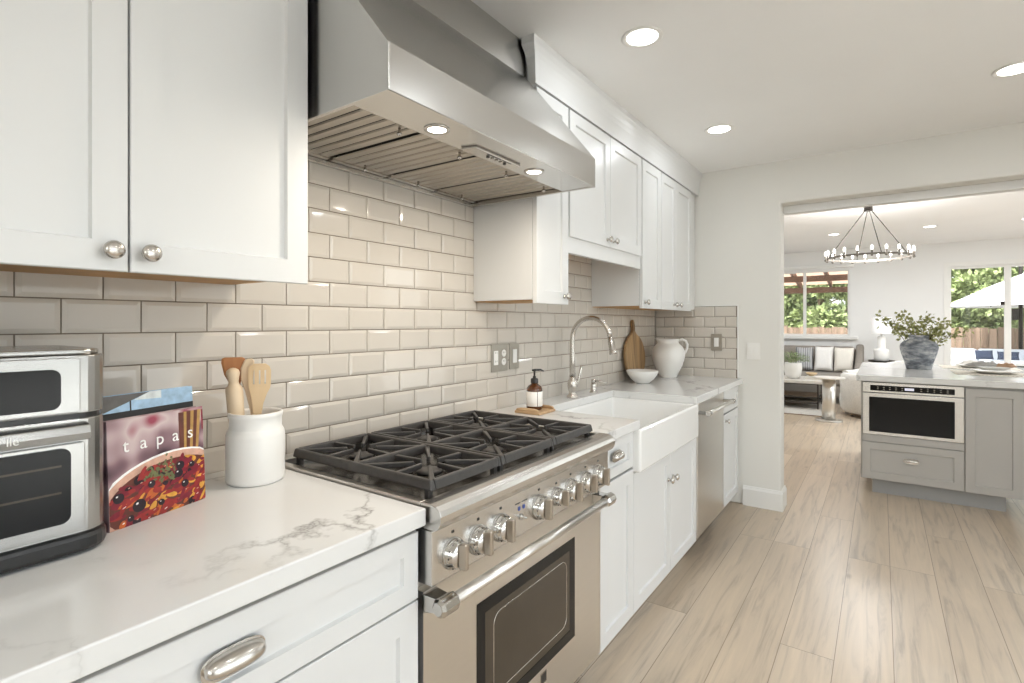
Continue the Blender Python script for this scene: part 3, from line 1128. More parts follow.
DX = 0.652
m = MB()
wy0, wy1, wz0, wz1 = 1.022, 1.535, 0.285, 0.612
m.box(0.6285, DX, RY0 + 0.003, wy0, 0.132, 0.722)
m.box(0.6285, DX, wy1, RY1 - 0.003, 0.132, 0.722)
m.box(0.6285, DX, wy0, wy1, 0.132, wz0)
m.box(0.6285, DX, wy0, wy1, wz1, 0.722)
dr = obj('oven_door', m, 'steel', rg)
m = MB()
for a in ((wy0, wy0 + 0.034, wz0, wz1), (wy1 - 0.034, wy1, wz0, wz1), (wy0 + 0.034, wy1 - 0.034, wz0, wz0 + 0.032), (wy0 + 0.034, wy1 - 0.034, wz1 - 0.034, wz1)):
    m.box(0.634, DX + 0.001, *a)
obj('window_frame', m, 'blackgloss', dr)
m = MB()
m.box(0.634, DX + 0.0005, wy0 + 0.0342, wy1 - 0.0342, wz0 + 0.0342, wz1 - 0.0342)
obj('window_glass', m, 'ovenglass', dr)
m = MB()
pts = []
ry0, ry1, rz0, rz1, rr = wy0 + 0.07, wy1 - 0.055, wz0 + 0.06, wz1 - 0.055, 0.03
for cy, cz, a0 in ((ry1 - rr, rz1 - rr, 0), (ry0 + rr, rz1 - rr, 90), (ry0 + rr, rz0 + rr, 180), (ry1 - rr, rz0 + rr, 270)):
    for q in range(5):
        a = math.radians(a0 + 22.5 * q)
        pts.append((DX + 0.0006, cy + rr * math.cos(a), cz + rr * math.sin(a)))
m.tube(pts, 0.0013, 6, True)
obj('window_trim', m, 'nickel', dr)
HXh, HZh = 0.704, 0.703
m = MB()
m.tube([(HXh, RY0 + 0.02, HZh), (HXh, RY1 - 0.045, HZh)], 0.0135, 20)
h = obj('handle', m, 'steel', dr)
for yy in (RY0 + 0.022, RY1 - 0.047):
    m = MB()
    m.lathe([(0.014, -0.030), (0.021, -0.022), (0.021, 0.022), (0.015, 0.028)], (HXh, yy, HZh), 'y', 8, smooth=False)
    m.bar((DX + 0.0005, yy, HZh - 0.004), (HXh - 0.008, yy, HZh), 0.046, 0.040, (0, 0, 1), 0.036, 0.030)
    obj('handle_bracket', m, 'chrome', h, 0.002)
m = MB()
m.box(DX, DX + 0.0015, 1.322, 1.356, 0.238, 0.272)
bd = obj('badge', m, 'chrome', dr)
m = MB()
m.box(DX + 0.0015, DX + 0.0021, 1.325, 1.353, 0.241, 0.269)
obj('badge_face', m, 'black', bd)

def grate(y0, y1):
    x0, x1, z0, z1, w = 0.092, 0.642, 0.932, 0.957, 0.018
    m = MB()
    for yy in (y0 + w / 2, y1 - w / 2):
        m.hexa([(x0, yy - w / 2, z0), (x1, yy - w / 2, z0), (x1, yy + w / 2, z0), (x0, yy + w / 2, z0),
                (x0 + 0.006, yy - w / 2 + 0.003, z1), (x1 - 0.006, yy - w / 2 + 0.003, z1), (x1 - 0.006, yy + w / 2 - 0.003, z1), (x0 + 0.006, yy + w / 2 - 0.003, z1)])
    for xx, ww in ((x0 + w / 2, w), ((x0 + x1) / 2, 0.024), (x1 - w / 2, w)):
        m.hexa([(xx - ww / 2, y0 + w - 0.001, z0), (xx + ww / 2, y0 + w - 0.001, z0), (xx + ww / 2, y1 - w + 0.001, z0), (xx - ww / 2, y1 - w + 0.001, z0),
                (xx - ww / 2 + 0.003, y0 + w - 0.003, z1), (xx + ww / 2 - 0.003, y0 + w - 0.003, z1), (xx + ww / 2 - 0.003, y1 - w + 0.003, z1), (xx - ww / 2 + 0.003, y1 - w + 0.003, z1)])
    g = obj('grate', m, 'iron', rg, 0.004)
    cy = (y0 + y1) / 2
    xm = (x0 + x1) / 2
    for cx, xa, xb in ((0.228, x0 + w, xm - 0.012), (0.504, xm + 0.012, x1 - w)):
        m = MB()
        hx, hy = (xb - xa) / 2, (y1 - y0) / 2 - w
        for k in range(8):
            a = PI / 4 * k
            c, s = math.cos(a), math.sin(a)
            if k % 2 == 0:
                R = hx if abs(c) > 0.5 else hy
                r0 = 0.030
                e = (cx + c * (R + 0.004), cy + s * (R + 0.004), 0.944)
            else:
                r0 = 0.040
                e = (cx + c * 0.112, cy + s * 0.112, 0.943)
            b = (cx + c * r0, cy + s * r0, 0.948)
            if k % 2 == 0:
                m.bar(e, b, 0.015, 0.016, (0, 0, 1), 0.008, 0.013)
            else:       # diagonal finger runs back to the frame corner and ends in a tip
                q = (cx + math.copysign(hx + 0.004, c), cy + math.copysign(hy + 0.002, s), 0.944)
                m.bar(q, b, 0.015, 0.016, (0, 0, 1), 0.008, 0.013)
        obj('grate_fingers', m, 'iron', g, 0.0025)
    for xx in (x0 + 0.02, x1 - 0.02):
        for yy in (y0 + 0.012, y1 - 0.012):
            m = MB()
            m.bar((xx, yy, 0.9072), (xx, yy, z0 + 0.001), 0.014, 0.014, (1, 0, 0))
            obj('grate_foot', m, 'iron', g)
    for cx in (0.228, 0.504):
        m = MB()
        m.lathe([(0.062, 0.9072), (0.060, 0.911), (0.048, 0.914), (0.044, 0.918), (0.044, 0.922), (0.030, 0.923)], (cx, cy, 0), 'z', 28)
        bb = obj('burner', m, 'enamel', rg)
        m = MB()
        m.lathe([(0.033, 0.9232), (0.035, 0.927), (0.033, 0.932), (0.020, 0.934), (1e-5, 0.9345)], (cx, cy, 0), 'z', 28)
        obj('burner_cap', m, 'iron', bb)

gw = (RY1 - RY0 - 0.075) / 3
for k in range(3):
    a = RY0 + 0.0375 + k * gw
    grate(a + 0.001, a + gw - 0.001)

# ================================================================== RIGHT-HAND BASE RUN
XB = 0.638
def base_unit(name, label, cat, y0, y1, top=0.8765):
    t = thing(name, label, cat, (0.32, (y0 + y1) / 2, 0))
    m = MB()
    m.box(0.0105, XB - 0.0225, y0, y1, 0.10, top)
    obj('carcass', m, 'cab', t)
    m = MB()
    m.box(XB - 0.0223, XB - 0.0213, y0 + 0.014, y1 - (0.05 if y1 > 4 else 0.004), 0.107, min(top, 0.864))
    obj('reveal_shade', m, 'gap_shade', t)  # black sheet that paints shade into the joints of the fronts
    m = MB()
    m.box(0.05, 0.560, y0, y1, 0.0, 0.0995)
    obj('toe_kick', m, 'cab', t)
    return t

t = base_unit('base_cabinet', 'narrow white base cabinet between the gas range and the farmhouse sink', 'cabinet', 1.738, 2.074)
d = front_x('drawer', XB, 1.752, 2.070, 0.722, 0.868, t, rail=0.04)
cup_pull((XB, 1.905, 0.800), d, 0.085, 0.032, 0.026)
d = front_x('door', XB, 1.752, 2.0745, 0.104, 0.712, t)
m = MB()
m.box(XB - 0.022, XB - 0.004, 2.0715, 2.0755, 0.715, 0.876)
obj('stile', m, 'cab', t)
t = base_unit('sink_cabinet', 'white double-door base cabinet under the farmhouse sink', 'cabinet', 2.0765, 2.985, 0.688)
for a, b, k in ((2.078, 2.540, 2.508), (2.544, 2.982, 2.578)):
    d = front_x('door', XB, a, b, 0.104, 0.690, t)
    knob_x(XB, k, 0.560, d)
m = MB()
m.box(0.06, XB - 0.022, 2.9285, 2.985, 0.6885, 0.8765)
obj('side_stile', m, 'cab', t)
t = thing('dishwasher', 'stainless steel dishwasher with bar handle right of the farmhouse sink', 'dishwasher', (0.32, 3.29, 0))
m = MB()
m.box(0.03, 0.612, 2.990, 3.600, 0.10, 0.8765)
obj('body', m, 'black', t)
m = MB()
m.box(0.05, 0.560, 2.990, 3.600, 0.0, 0.0995)
obj('toe_kick', m, 'black', t)
m = MB()
m.box(0.6125, XB + 0.002, 2.993, 3.597, 0.108, 0.868)
dd = obj('door', m, 'steel', t, 0.004)
m = MB()
m.tube([(XB + 0.062, 2.998, 0.815), (XB + 0.062, 3.592, 0.815)], 0.0115, 18)
h = obj('handle', m, 'steel', dd)
for yy in (3.010, 3.580):
    m = MB()
    m.lathe([(0.0155, -0.014), (0.0155, 0.014)], (XB + 0.062, yy, 0.815), 'y', 16)
    m.bar((XB + 0.002, yy, 0.815), (XB + 0.052, yy, 0.815), 0.022, 0.020)
    obj('handle_bracket', m, 'chrome', h, 0.0015)
t = base_unit('base_cabinet', 'white base cabinet at the far end against the end wall', 'cabinet', 3.606, 4.070)
front_x('drawer', XB, 3.612, 4.030, 0.722, 0.868, t, rail=0.04)
d = front_x('door', XB, 3.612, 4.030, 0.104, 0.712, t)
knob_x(XB, 3.655, 0.668, d)

CUTY0, CUTY1, CUTX = 2.092, 2.908, 0.168
m = MB()
m.prism([(0.0105, 1.738), (0.660, 1.738), (0.660, CUTY0), (CUTX, CUTY0), (CUTX, CUTY1), (0.660, CUTY1), (0.660, YF - 0.0105), (0.0105, YF - 0.0105)], 'z', 0.877, 0.915)
tag(obj('countertop', m, 'quartz', None, 0.003, (0.33, 2.9, 0.877)), 'white veined quartz countertop around the farmhouse sink', 'countertop')

# farmhouse sink
m = MB()
bm = m.bm
def rect(x0, x1, y0, y1, z): return [bm.verts.new(p) for p in ((x0, y0, z), (x1, y0, z), (x1, y1, z), (x0, y1, z))]
ox0, ox1, oy0, oy1 = 0.145, 0.668, 2.076, 2.924
R = [rect(ox0, ox1, oy0, oy1, 0.695), rect(ox0, ox1, oy0, oy1, 0.8765), rect(ox0 + 0.03, ox1 - 0.026, oy0 + 0.026, oy1 - 0.026, 0.8765),
     rect(ox0 + 0.034, ox1 - 0.034, oy0 + 0.034, oy1 - 0.034, 0.706)]
bm.faces.new(R[0][::-1])
for A, B in zip(R, R[1:]):
    for i in range(4):
        bm.faces.new([A[i], A[(i + 1) % 4], B[(i + 1) % 4], B[i]])
bm.faces.new(R[3])
sk = tag(obj('farmhouse_sink', m, 'porcelain', None, 0.012, (0.4, 2.5, 0.695), segs=4), 'white porcelain farmhouse sink with a deep apron front', 'sink')
m = MB()
m.lathe([(0.045, 0.7065), (0.045, 0.7085), (0.036, 0.709), (0.030, 0.7075), (1e-5, 0.7075)], (0.38, 2.5, 0), 'z', 28)
obj('drain', m, 'chrome', sk)

# faucet
fx, fy = 0.118, 2.500
ft = thing('kitchen_faucet', 'tall brushed nickel gooseneck faucet behind the farmhouse sink', 'faucet', (fx, fy, 0.915))
m = MB()
m.lathe([(0.031, 0.9152), (0.031, 0.922), (0.026, 0.930), (0.020, 0.938), (0.0185, 0.948), (0.024, 0.960), (0.0265, 0.975), (0.0265, 0.995), (0.0235, 1.008), (0.0185, 1.016), (0.0165, 1.03)], (fx, fy, 0), 'z', 28)
obj('base', m, 'nickel', ft)
m = MB()
pts = [(fx, fy, 1.0302), (fx, fy, 1.12), (fx, fy, 1.225)]
rr = 0.110
for k in range(1, 15):
    a = PI - k * (PI * 0.965) / 14
    pts.append((fx + rr + rr * math.cos(a), fy, 1.235 + rr * math.sin(a)))
m.tube(pts, [0.0165, 0.0155] + [0.0128] * (len(pts) - 2), 18)
obj('spout', m, 'nickel', ft)
e = Vector(pts[-1])
dv = (e - Vector(pts[-2])).normalized()
m = MB()
m.tube([e + dv * 0.0004, e + dv * 0.02, e + dv * 0.022, e + dv * 0.075, e + dv * 0.078, e + dv * 0.092], [0.0128, 0.0135, 0.016, 0.0185, 0.0205, 0.0205], 18)
obj('spray_head', m, 'nickel', ft)
m = MB()
m.lathe([(0.016, fy + 0.024), (0.016, fy + 0.038), (0.012, fy + 0.044), (1e-5, fy + 0.046)], (fx, 0, 0.985), 'y', 18)
m.tube([(fx, fy + 0.036, 0.988), (fx + 0.004, fy + 0.058, 1.000), (fx + 0.008, fy + 0.066, 1.03), (fx + 0.012, fy + 0.078, 1.072), (fx + 0.012, fy + 0.080, 1.085)], [0.007, 0.0065, 0.006, 0.0075, 0.004], 12)
obj('lever', m, 'nickel', ft)
# deck soap dispenser
sx, sy = 0.118, 2.752
t = thing('deck_soap_dispenser', 'small brushed nickel soap dispenser mounted right of the faucet', 'soap dispenser', (sx, sy, 0.915))
m = MB()
m.lathe([(0.0235, 0.9152), (0.0235, 0.920), (0.016, 0.926), (0.0145, 0.950), (0.0155, 0.958), (0.0125, 0.964), (0.0125, 0.972)], (sx, sy, 0), 'z', 22)
obj('base', m, 'nickel', t)
m = MB()
m.lathe([(0.012, 0.9722), (0.013, 0.985), (0.011, 0.992), (1e-5, 0.993)], (sx, sy, 0), 'z', 20)
m.tube([(sx, sy, 0.982), (sx + 0.04, sy + 0.012, 0.981), (sx + 0.075, sy + 0.022, 0.974)], [0.006, 0.005, 0.004], 10)
obj('pump_head', m, 'nickel', t)

# ================================================================== THINGS ON THE LEFT COUNTER
ZC = 0.9152
def rrect(x0, x1, y0, y1, r, n=6):
    P = []
    for cx, cy, a0 in ((x1 - r, y1 - r, 0), (x0 + r, y1 - r, 90), (x0 + r, y0 + r, 180), (x1 - r, y0 + r, 270)):
        for k in range(n + 1):
            a = math.radians(a0 + 90 * k / n)
            P.append((cx + r * math.cos(a), cy + r * math.sin(a)))
    return P

ov = thing('toaster_oven', 'stainless steel countertop toaster oven with dark windows and black base', 'toaster oven', (0.20, 0.13, ZC))
OY0, OY1, OXF = -0.11, 0.362, 0.340
m = MB()
m.prism(rrect(0.05, OXF + 0.006, OY0, OY1, 0.05), 'z', ZC + 0.004, ZC + 0.036)
obj('base', m, 'black', ov, 0.008)
m = MB()
m.prism(rrect(0.05, OXF, OY0 + 0.004, OY1 - 0.004, 0.045), 'z', ZC + 0.0365, 1.152)
obj('lower_housing', m, 'ovensteel', ov, 0.002)
m = MB()
m.prism(rrect(0.052, OXF - 0.004, OY0 + 0.008, OY1 - 0.008, 0.043), 'z', 1.1525, 1.1605)
obj('seam', m, 'black', ov)
m = MB()
m.prism(rrect(0.05, OXF, OY0 + 0.004, OY1 - 0.004, 0.045), 'z', 1.161, 1.262)
obj('upper_housing', m, 'ovensteel', ov, 0.002)
m = MB()
m.prism(rrect(0.055, OXF - 0.006, OY0 + 0.010, OY1 - 0.010, 0.042), 'z', 1.2625, 1.272)
obj('top_cover', m, 'ovensteel', ov, 0.003)

def plate_x(m, xf, y0, y1, z0, z1, r, t=0.004):
    m.prism(rrect(y0, y1, z0, z1, r), 'x', xf, xf + t)

m = MB()
plate_x(m, OXF + 0.0005, OY0 + 0.04, 0.318, ZC + 0.045, 1.112, 0.004, 0.007)
dr_ = obj('door', m, 'ovensteel', ov, 0.0015)
m = MB()
plate_x(m, OXF + 0.008, OY0 + 0.06, 0.298, 0.978, 1.106, 0.014, 0.002)
obj('window', m, 'blackgloss', dr_)
m = MB()
for zz in (1.03, 1.075):
    m.box(OXF + 0.0101, OXF + 0.0106, OY0 + 0.075, 0.285, zz, zz + 0.0035)
obj('rack_line', m, 'ovenglass', dr_)
m = MB()
m.prism([(OXF + 0.0005, 1.114), (OXF + 0.022, 1.118), (OXF + 0.026, 1.130), (OXF + 0.022, 1.143), (OXF + 0.0005, 1.147)], 'y', OY0 + 0.04, 0.322)
hd = obj('handle', m, 'ovensteel', dr_, 0.002)
lettering('lettering', 'lle', 0.017, 'white_plastic', hd, Vector((OXF + 0.0262, 0.221, 1.1302)) - world_off(hd), (PI / 2, 0, PI / 2))
m = MB()
plate_x(m, OXF + 0.0005, OY0 + 0.04, 0.312, 1.164, 1.258, 0.004, 0.006)
up = obj('control_panel', m, 'ovensteel', ov, 0.0015)
m = MB()
plate_x(m, OXF + 0.0068, OY0 + 0.06, 0.285, 1.172, 1.240, 0.014, 0.002)
obj('display_window', m, 'blackgloss', up)

# cookbook with a dish on the cover, and a second book behind it
ck = thing('cookbook', 'square cookbook titled tapas with a dish of peppers on its cover', 'book', (0.271, 0.377, ZC))
BW, BH, BT = 0.211, 0.212, 0.022
def mesh_local(name, m, mat, parent, bevel=0.0):
    o = obj(name, m, mat, None, bevel, (0, 0, 0))
    o.parent = parent
    return o
m = MB()
m.box(0, BW, 0, 0.0025, 0, BH)
m.box(0, BW, BT - 0.0025, BT, 0, BH)
m.box(0, 0.0035, 0.0026, BT - 0.0026, 0, BH)
cov = mesh_local('cover', m, 'coverblur', ck, 0.0008)
m = MB()
m.box(0.004, BW - 0.004, 0.0027, BT - 0.0027, 0.003, BH - 0.003)
mesh_local('pages', m, 'paper', ck)
PN = ['p_bowl', 'p_red', 'p_dred', 'p_yel', 'p_org', 'p_olive', 'p_herb', 'p_white', 'p_gold', 'p_brown']
m = MB()
def disc(cx, cz, rx, rz, ang, d, mi, n=10):
    m.mi = mi
    ca, sa = math.cos(ang), math.sin(ang)
    pts = []
    for k in range(n):
        t = 2 * PI * k / n
        x, z = rx * math.cos(t), rz * math.sin(t)
        X, Z = cx + x * ca - z * sa, cz + x * sa + z * ca
        pts.append((min(max(X, 0.0005), BW - 0.0005), -d, min(max(Z, 0.0005), BH - 0.0005)))
    m.face(pts)
# gilded glass at the upper right
for k, (a, b) in enumerate(((0.150, 0.163), (0.163, 0.170), (0.170, 0.180), (0.180, 0.188), (0.188, 0.197), (0.197, 0.205))):
    m.mi = 9 if k % 2 == 0 else 8
    sh = 0.006
    m.face([(a - 0.004 + (0.178 - a) * 0.16, -0.0003, 0.122), (b - 0.004 + (0.178 - b) * 0.16, -0.0003, 0.122), (b, -0.0003, 0.206), (a, -0.0003, 0.206)])
m.mi = 2
m.face([(0.2065, -0.0003, 0.16), (0.2105, -0.0003, 0.16), (0.2105, -0.0003, 0.205), (0.206, -0.0003, 0.205)])
disc(0.120, 0.045, 0.150, 0.083, 0.10, 0.0004, 7, 40)
disc(0.122, 0.046, 0.144, 0.078, 0.10, 0.0005, 0, 40)
disc(0.122, 0.044, 0.130, 0.066, 0.10, 0.0006, 9, 40)
r2 = random.Random(3)
lay = 0.0007
for k in range(230):
    t = r2.random() * 2 * PI
    q = math.sqrt(r2.random())
    cx, cz = 0.122 + 0.122 * q * math.cos(t), 0.046 + 0.062 * q * math.sin(t) + 0.008 * q * math.cos(t)
    mi = r2.choices([1, 2, 3, 4, 5], [8, 8, 3, 2.2, 3])[0]
    if mi == 5:
        rx = r2.uniform(0.005, 0.010); rz = rx * 0.85
    else:
        rx = r2.uniform(0.007, 0.019); rz = r2.uniform(0.003, 0.0065)
    lay += 0.0000025
    disc(cx, cz, rx, rz, r2.uniform(-0.4, 1.3), lay, mi)
    if mi in (1, 4, 5) and r2.random() < 0.35:
        lay += 0.0000025
        disc(cx + rx * 0.2, cz + rz * 0.4, rx * 0.3, rz * 0.18, 0.4, lay, 7 if r2.random() < 0.3 else 0, 6)
for k in range(60):
    lay += 0.0000025
    disc(0.112 + r2.gauss(0, 0.016), 0.088 + r2.gauss(0, 0.010), r2.uniform(0.003, 0.007), 0.0025, r2.uniform(0, PI), lay, 6 if r2.random() < 0.85 else 5, 6)
for ox, oz, orr in ((0.018, 0.060, 0.011), (0.058, 0.034, 0.014), (0.085, 0.070, 0.008), (0.150, 0.092, 0.010), (0.146, 0.076, 0.010), (0.160, 0.050, 0.009), (0.105, 0.026, 0.007), (0.178, 0.088, 0.007), (0.040, 0.014, 0.007)):
    lay += 0.00001
    disc(ox, oz, orr, orr * 0.92, 0, lay, 5, 16)
    disc(ox - orr * 0.3, oz + orr * 0.35, orr * 0.22, orr * 0.15, 0.4, lay + 0.000005, 7, 8)
mesh_local('cover_picture', m, PN, ck)
for i, ch in enumerate('tapas'):
    lettering('lettering', ch, 0.037, 'p_white', ck, (0.0345 + i * 0.0355, -0.0016, 0.158), (PI / 2, 0, 0))
ck.rotation_euler = (math.radians(-2.5), 0, math.radians(106.7))

bk = thing('hardback_book', 'taller book with a blue and white cover standing behind the tapas cookbook', 'book', (0.2485, 0.3705, ZC))
m = MB()
m.box(0, 0.206, 0, 0.002, 0, 0.258)
m.box(0, 0.206, 0.012, 0.014, 0, 0.258)
m.box(0, 0.0025, 0.0021, 0.0119, 0, 0.258)
mesh_local('cover', m, 'p_blue', bk, 0.0006)
m = MB()
m.box(0.003, 0.202, 0.0022, 0.0118, 0.003, 0.255)
mesh_local('pages', m, 'paper', bk)
m = MB()
m.mi = 0
m.face([(0.0005, -0.0004, 0.2575), (0.0005, -0.0004, 0.222), (0.055, -0.0004, 0.240), (0.104, -0.0004, 0.2575)])
m.mi = 1
m.face([(0.104, -0.0004, 0.2575), (0.070, -0.0004, 0.244), (0.13, -0.0004, 0.241), (0.13, -0.0004, 0.2575)])
m.mi = 2
m.box(0.0005, 0.2055, -0.0012, -0.0003, 0.205, 0.2235)
m.box(0.062, 0.0645, -0.0011, -0.0003, 0.2236, 0.244)
mesh_local('cover_picture', m, ['p_dgrey', 'p_pale', 'black'], bk)
bk.rotation_euler = (math.radians(-2.5), 0, math.radians(106.7))

# canister with wooden utensils
KX, KY = 0.168, 0.721
cn = thing('utensil_canister', 'white ceramic canister holding wooden utensils beside the range', 'canister', (KX, KY, ZC))
m = MB()
m.lathe([(0.062, ZC), (0.067, ZC + 0.003), (0.0690, ZC + 0.010), (0.0690, 1.032), (0.0675, 1.042), (0.0635, 1.049), (0.0615, 1.053), (0.0615, 1.076), (0.0635, 1.080), (0.0645, 1.088), (0.0625, 1.092), (0.058, 1.092), (0.0565, 1.085), (0.0565, 1.03), (0.060, 0.935), (1e-5, 0.930)], (KX, KY, 0), 'z', 48)
obj('jar', m, 'ceramic', cn)
KX += 0.002
UD, ND = Vector((0.50, 0.866, 0)), Vector((0.866, -0.50, 0))
KC = Vector((KX, KY, 0))
def upt(u, d, z): return KC + UD * u + ND * d + Z3 * z

def flat_utensil(name, label, mat, sections, thick, slots=None):
    """sections: (u, d, z, half width) from bottom to top"""
    m = MB()
    rings = []
    for u, d, z, w in sections:
        rings.append([m.bm.verts.new(upt(u + sx * w, d + sd * thick / 2, z)) for sx, sd in ((-1, 0.5), (-0.8, 1), (0.8, 1), (1, 0.5), (1, -0.5), (0.8, -1), (-0.8, -1), (-1, -0.5))])
    for A, B in zip(rings, rings[1:]):
        for i in range(8):
            m.bm.faces.new([A[i], A[(i + 1) % 8], B[(i + 1) % 8], B[i]])
    m.bm.faces.new(rings[0]); m.bm.faces.new(rings[-1])
    c = upt(sections[0][0], sections[0][1], sections[0][2])
    o = obj(name, m, mat, None, 0.0, c, smooth=False)
    o['kind'] = 'thing'
    return tag(o, label, 'utensil', 'wooden utensils in the white canister')

flat_utensil('wooden_spatula', 'reddish brown wooden spatula with a broad blade, leftmost in the white canister', 'wood_red',
             [(-0.028, -0.030, 0.945, 0.007), (-0.046, -0.036, 1.10, 0.008), (-0.050, -0.038, 1.16, 0.012), (-0.053, -0.039, 1.185, 0.022), (-0.054, -0.040, 1.215, 0.0275), (-0.054, -0.040, 1.226, 0.0265), (-0.054, -0.040, 1.229, 0.020)], 0.008)
flat_utensil('wooden_spoon', 'pale wooden spoon behind the slotted spatula in the white canister', 'wood_pale',
             [(0.012, -0.026, 0.94, 0.006), (-0.008, -0.030, 1.09, 0.007), (-0.016, -0.031, 1.14, 0.010), (-0.022, -0.032, 1.17, 0.014), (-0.021, -0.032, 1.20, 0.016), (-0.017, -0.032, 1.220, 0.012), (-0.016, -0.032, 1.225, 0.006)], 0.009)
m = MB()
a, b = upt(-0.036, -0.006, 0.945), upt(-0.0545, -0.012, 1.204)
ax = (b - a).normalized()
L = (b - a).length
pr_ = [(0.0, 0.014), (0.02, 0.017), (L - 0.060, 0.0205), (L - 0.050, 0.0195), (L - 0.044, 0.0135), (L - 0.036, 0.0115), (L - 0.026, 0.0135), (L - 0.014, 0.0165), (L - 0.006, 0.014), (L - 0.001, 0.007), (L, 0.002)]
m.tube([a + ax * h for h, r in pr_], [r for h, r in pr_], 20)
tag(obj('wooden_pestle', m, 'wood_pale', None, 0, a), 'thick pale wooden pestle with a rounded knob end in the white canister', 'utensil', 'wooden utensils in the white canister')
# slotted spatula with three real slots
m = MB()
def strip(s0, s1):
    for (u, d, z, w), (u2, d2, z2, w2), (f0, f1) in s1:
        pass
secs = [(0.004, -0.002, 0.94, 0.006), (0.002, -0.006, 1.075, 0.009), (0.004, -0.008, 1.11, 0.0125), (0.006, -0.009, 1.135, 0.019), (0.008, -0.010, 1.150, 0.0245), (0.008, -0.010, 1.160, 0.0262), (0.008, -0.010, 1.196, 0.0265), (0.008, -0.010, 1.206, 0.023), (0.008, -0.010, 1.213, 0.014)]
th = 0.004
def quadbox(u0, u1, v0, v1, d0, d1, z0, z1):
    m.hexa([upt(u0, d0 + th, z0), upt(u1, d0 + th, z0), upt(u1, d0 - th, z0), upt(u0, d0 - th, z0), upt(v0, d1 + th, z1), upt(v1, d1 + th, z1), upt(v1, d1 - th, z1), upt(v0, d1 - th, z1)])
for A, B in zip(secs, secs[1:]):
    if abs(A[2] - 1.160) < 1e-6:          # the slotted band: four fingers between three slots
        cuts = [-1.0, -0.60, -0.46, -0.08, 0.06, 0.42, 0.56, 1.0]
        for k in range(0, 8, 2):
            quadbox(A[0] + cuts[k] * A[3], A[0] + cuts[k + 1] * A[3], B[0] + cuts[k] * B[3], B[0] + cuts[k + 1] * B[3], A[1], B[1], A[2], B[2])
    else:
        quadbox(A[0] - A[3], A[0] + A[3], B[0] - B[3], B[0] + B[3], A[1], B[1], A[2], B[2])
bmesh.ops.remove_doubles(m.bm, verts=m.bm.verts, dist=0.0001)
tag(obj('slotted_spatula', m, 'wood_light', None, 0, upt(0.004, -0.002, 0.94)), 'honey coloured slotted wooden spatula, rightmost in the white canister', 'utensil', 'wooden utensils in the white canister')

# ================================================================== THINGS ON THE RIGHT COUNTER
m = MB()
m.box(0.135, 0.268, 1.928, 2.068, ZC, ZC + 0.012)
ty = tag(obj('wooden_tray', m, 'wood_tray', None, 0.004, (0.2, 2.0, ZC)), 'small wooden tray under the amber soap bottle', 'tray')
for yy in (1.935, 2.061):
    m = MB()
    m.prism([(0.140, ZC + 0.0122), (0.263, ZC + 0.0122), (0.256, ZC + 0.022), (0.236, ZC + 0.026), (0.166, ZC + 0.026), (0.147, ZC + 0.022)], 'y', yy - 0.006, yy + 0.006)
    obj('rim', m, 'wood_tray', ty, 0.003)
bx, by, bz = 0.200, 1.994, ZC + 0.0122
bt = thing('soap_bottle', 'amber glass pump bottle with a white label on a wooden tray', 'soap bottle', (bx, by, bz))
m = MB()
m.lathe([(0.030, bz), (0.0345, bz + 0.003), (0.036, bz + 0.008), (0.036, bz + 0.088), (0.0345, bz + 0.098), (0.029, bz + 0.107), (0.020, bz + 0.113), (0.0145, bz + 0.117), (0.0135, bz + 0.126)], (bx, by, 0), 'z', 36)
obj('bottle', m, 'amber', bt)
m = MB()
for a0, a1 in ((-150, -38), (-34, 100)):
    m.lathe([(0.0364, bz + 0.018), (0.0368, bz + 0.0185), (0.0368, bz + 0.083), (0.0364, bz + 0.0835)], (bx, by, 0), 'z', 24, math.radians(a0), math.radians(a1))
obj('label', m, 'label_paper', bt)
m = MB()
m.lathe([(0.0165, bz + 0.119), (0.0175, bz + 0.122), (0.0175, bz + 0.137), (0.015, bz + 0.141), (0.0075, bz + 0.143), (0.0075, bz + 0.150), (0.0045, bz + 0.152), (0.0045, bz + 0.172), (0.012, bz + 0.174), (0.012, bz + 0.181), (1e-5, bz + 0.183)], (bx, by, 0), 'z', 22)
m.tube([(bx, by, bz + 0.178), (bx + 0.016, by + 0.026, bz + 0.1785), (bx + 0.024, by + 0.040, bz + 0.172)], [0.0055, 0.0045, 0.0035], 10)
obj('pump', m, 'black', bt)

# cutting board leaning on the tile
cb = thing('cutting_board', 'round dark grained wooden cutting board with a handle leaning on the tile', 'cutting board', (0.052, 3.57, ZC))
P = []
n = 40
for k in range(n + 1):
    a = math.radians(108 + 324 * k / n)
    P.append((0.182 * math.cos(a), 0.163 + 0.163 * math.sin(a)))
P = [(y, z) for y, z in P]
neck = [(0.030, 0.335), (0.018, 0.352), (0.020, 0.392), (0.019, 0.412), (0.010, 0.424), (-0.006, 0.426), (-0.018, 0.414), (-0.021, 0.392), (-0.018, 0.352), (-0.030, 0.335)]
m = MB()
m.prism(P + neck, 'x', -0.009, 0.009)
bd_ = mesh_local('board', m, 'wood_board', cb, 0.003)
m = MB()
m.tube([(0.0095, 0, 0.405), (0.014, 0.004, 0.390), (0.014, 0.003, 0.355), (0.012, 0, 0.342), (0.014, -0.004, 0.36), (0.014, -0.004, 0.395), (0.0095, 0, 0.405)], 0.0016, 6)
mesh_local('hanging_cord', m, 'wood_dark', cb)
cb.rotation_euler = (0, math.radians(-4.2), 0)

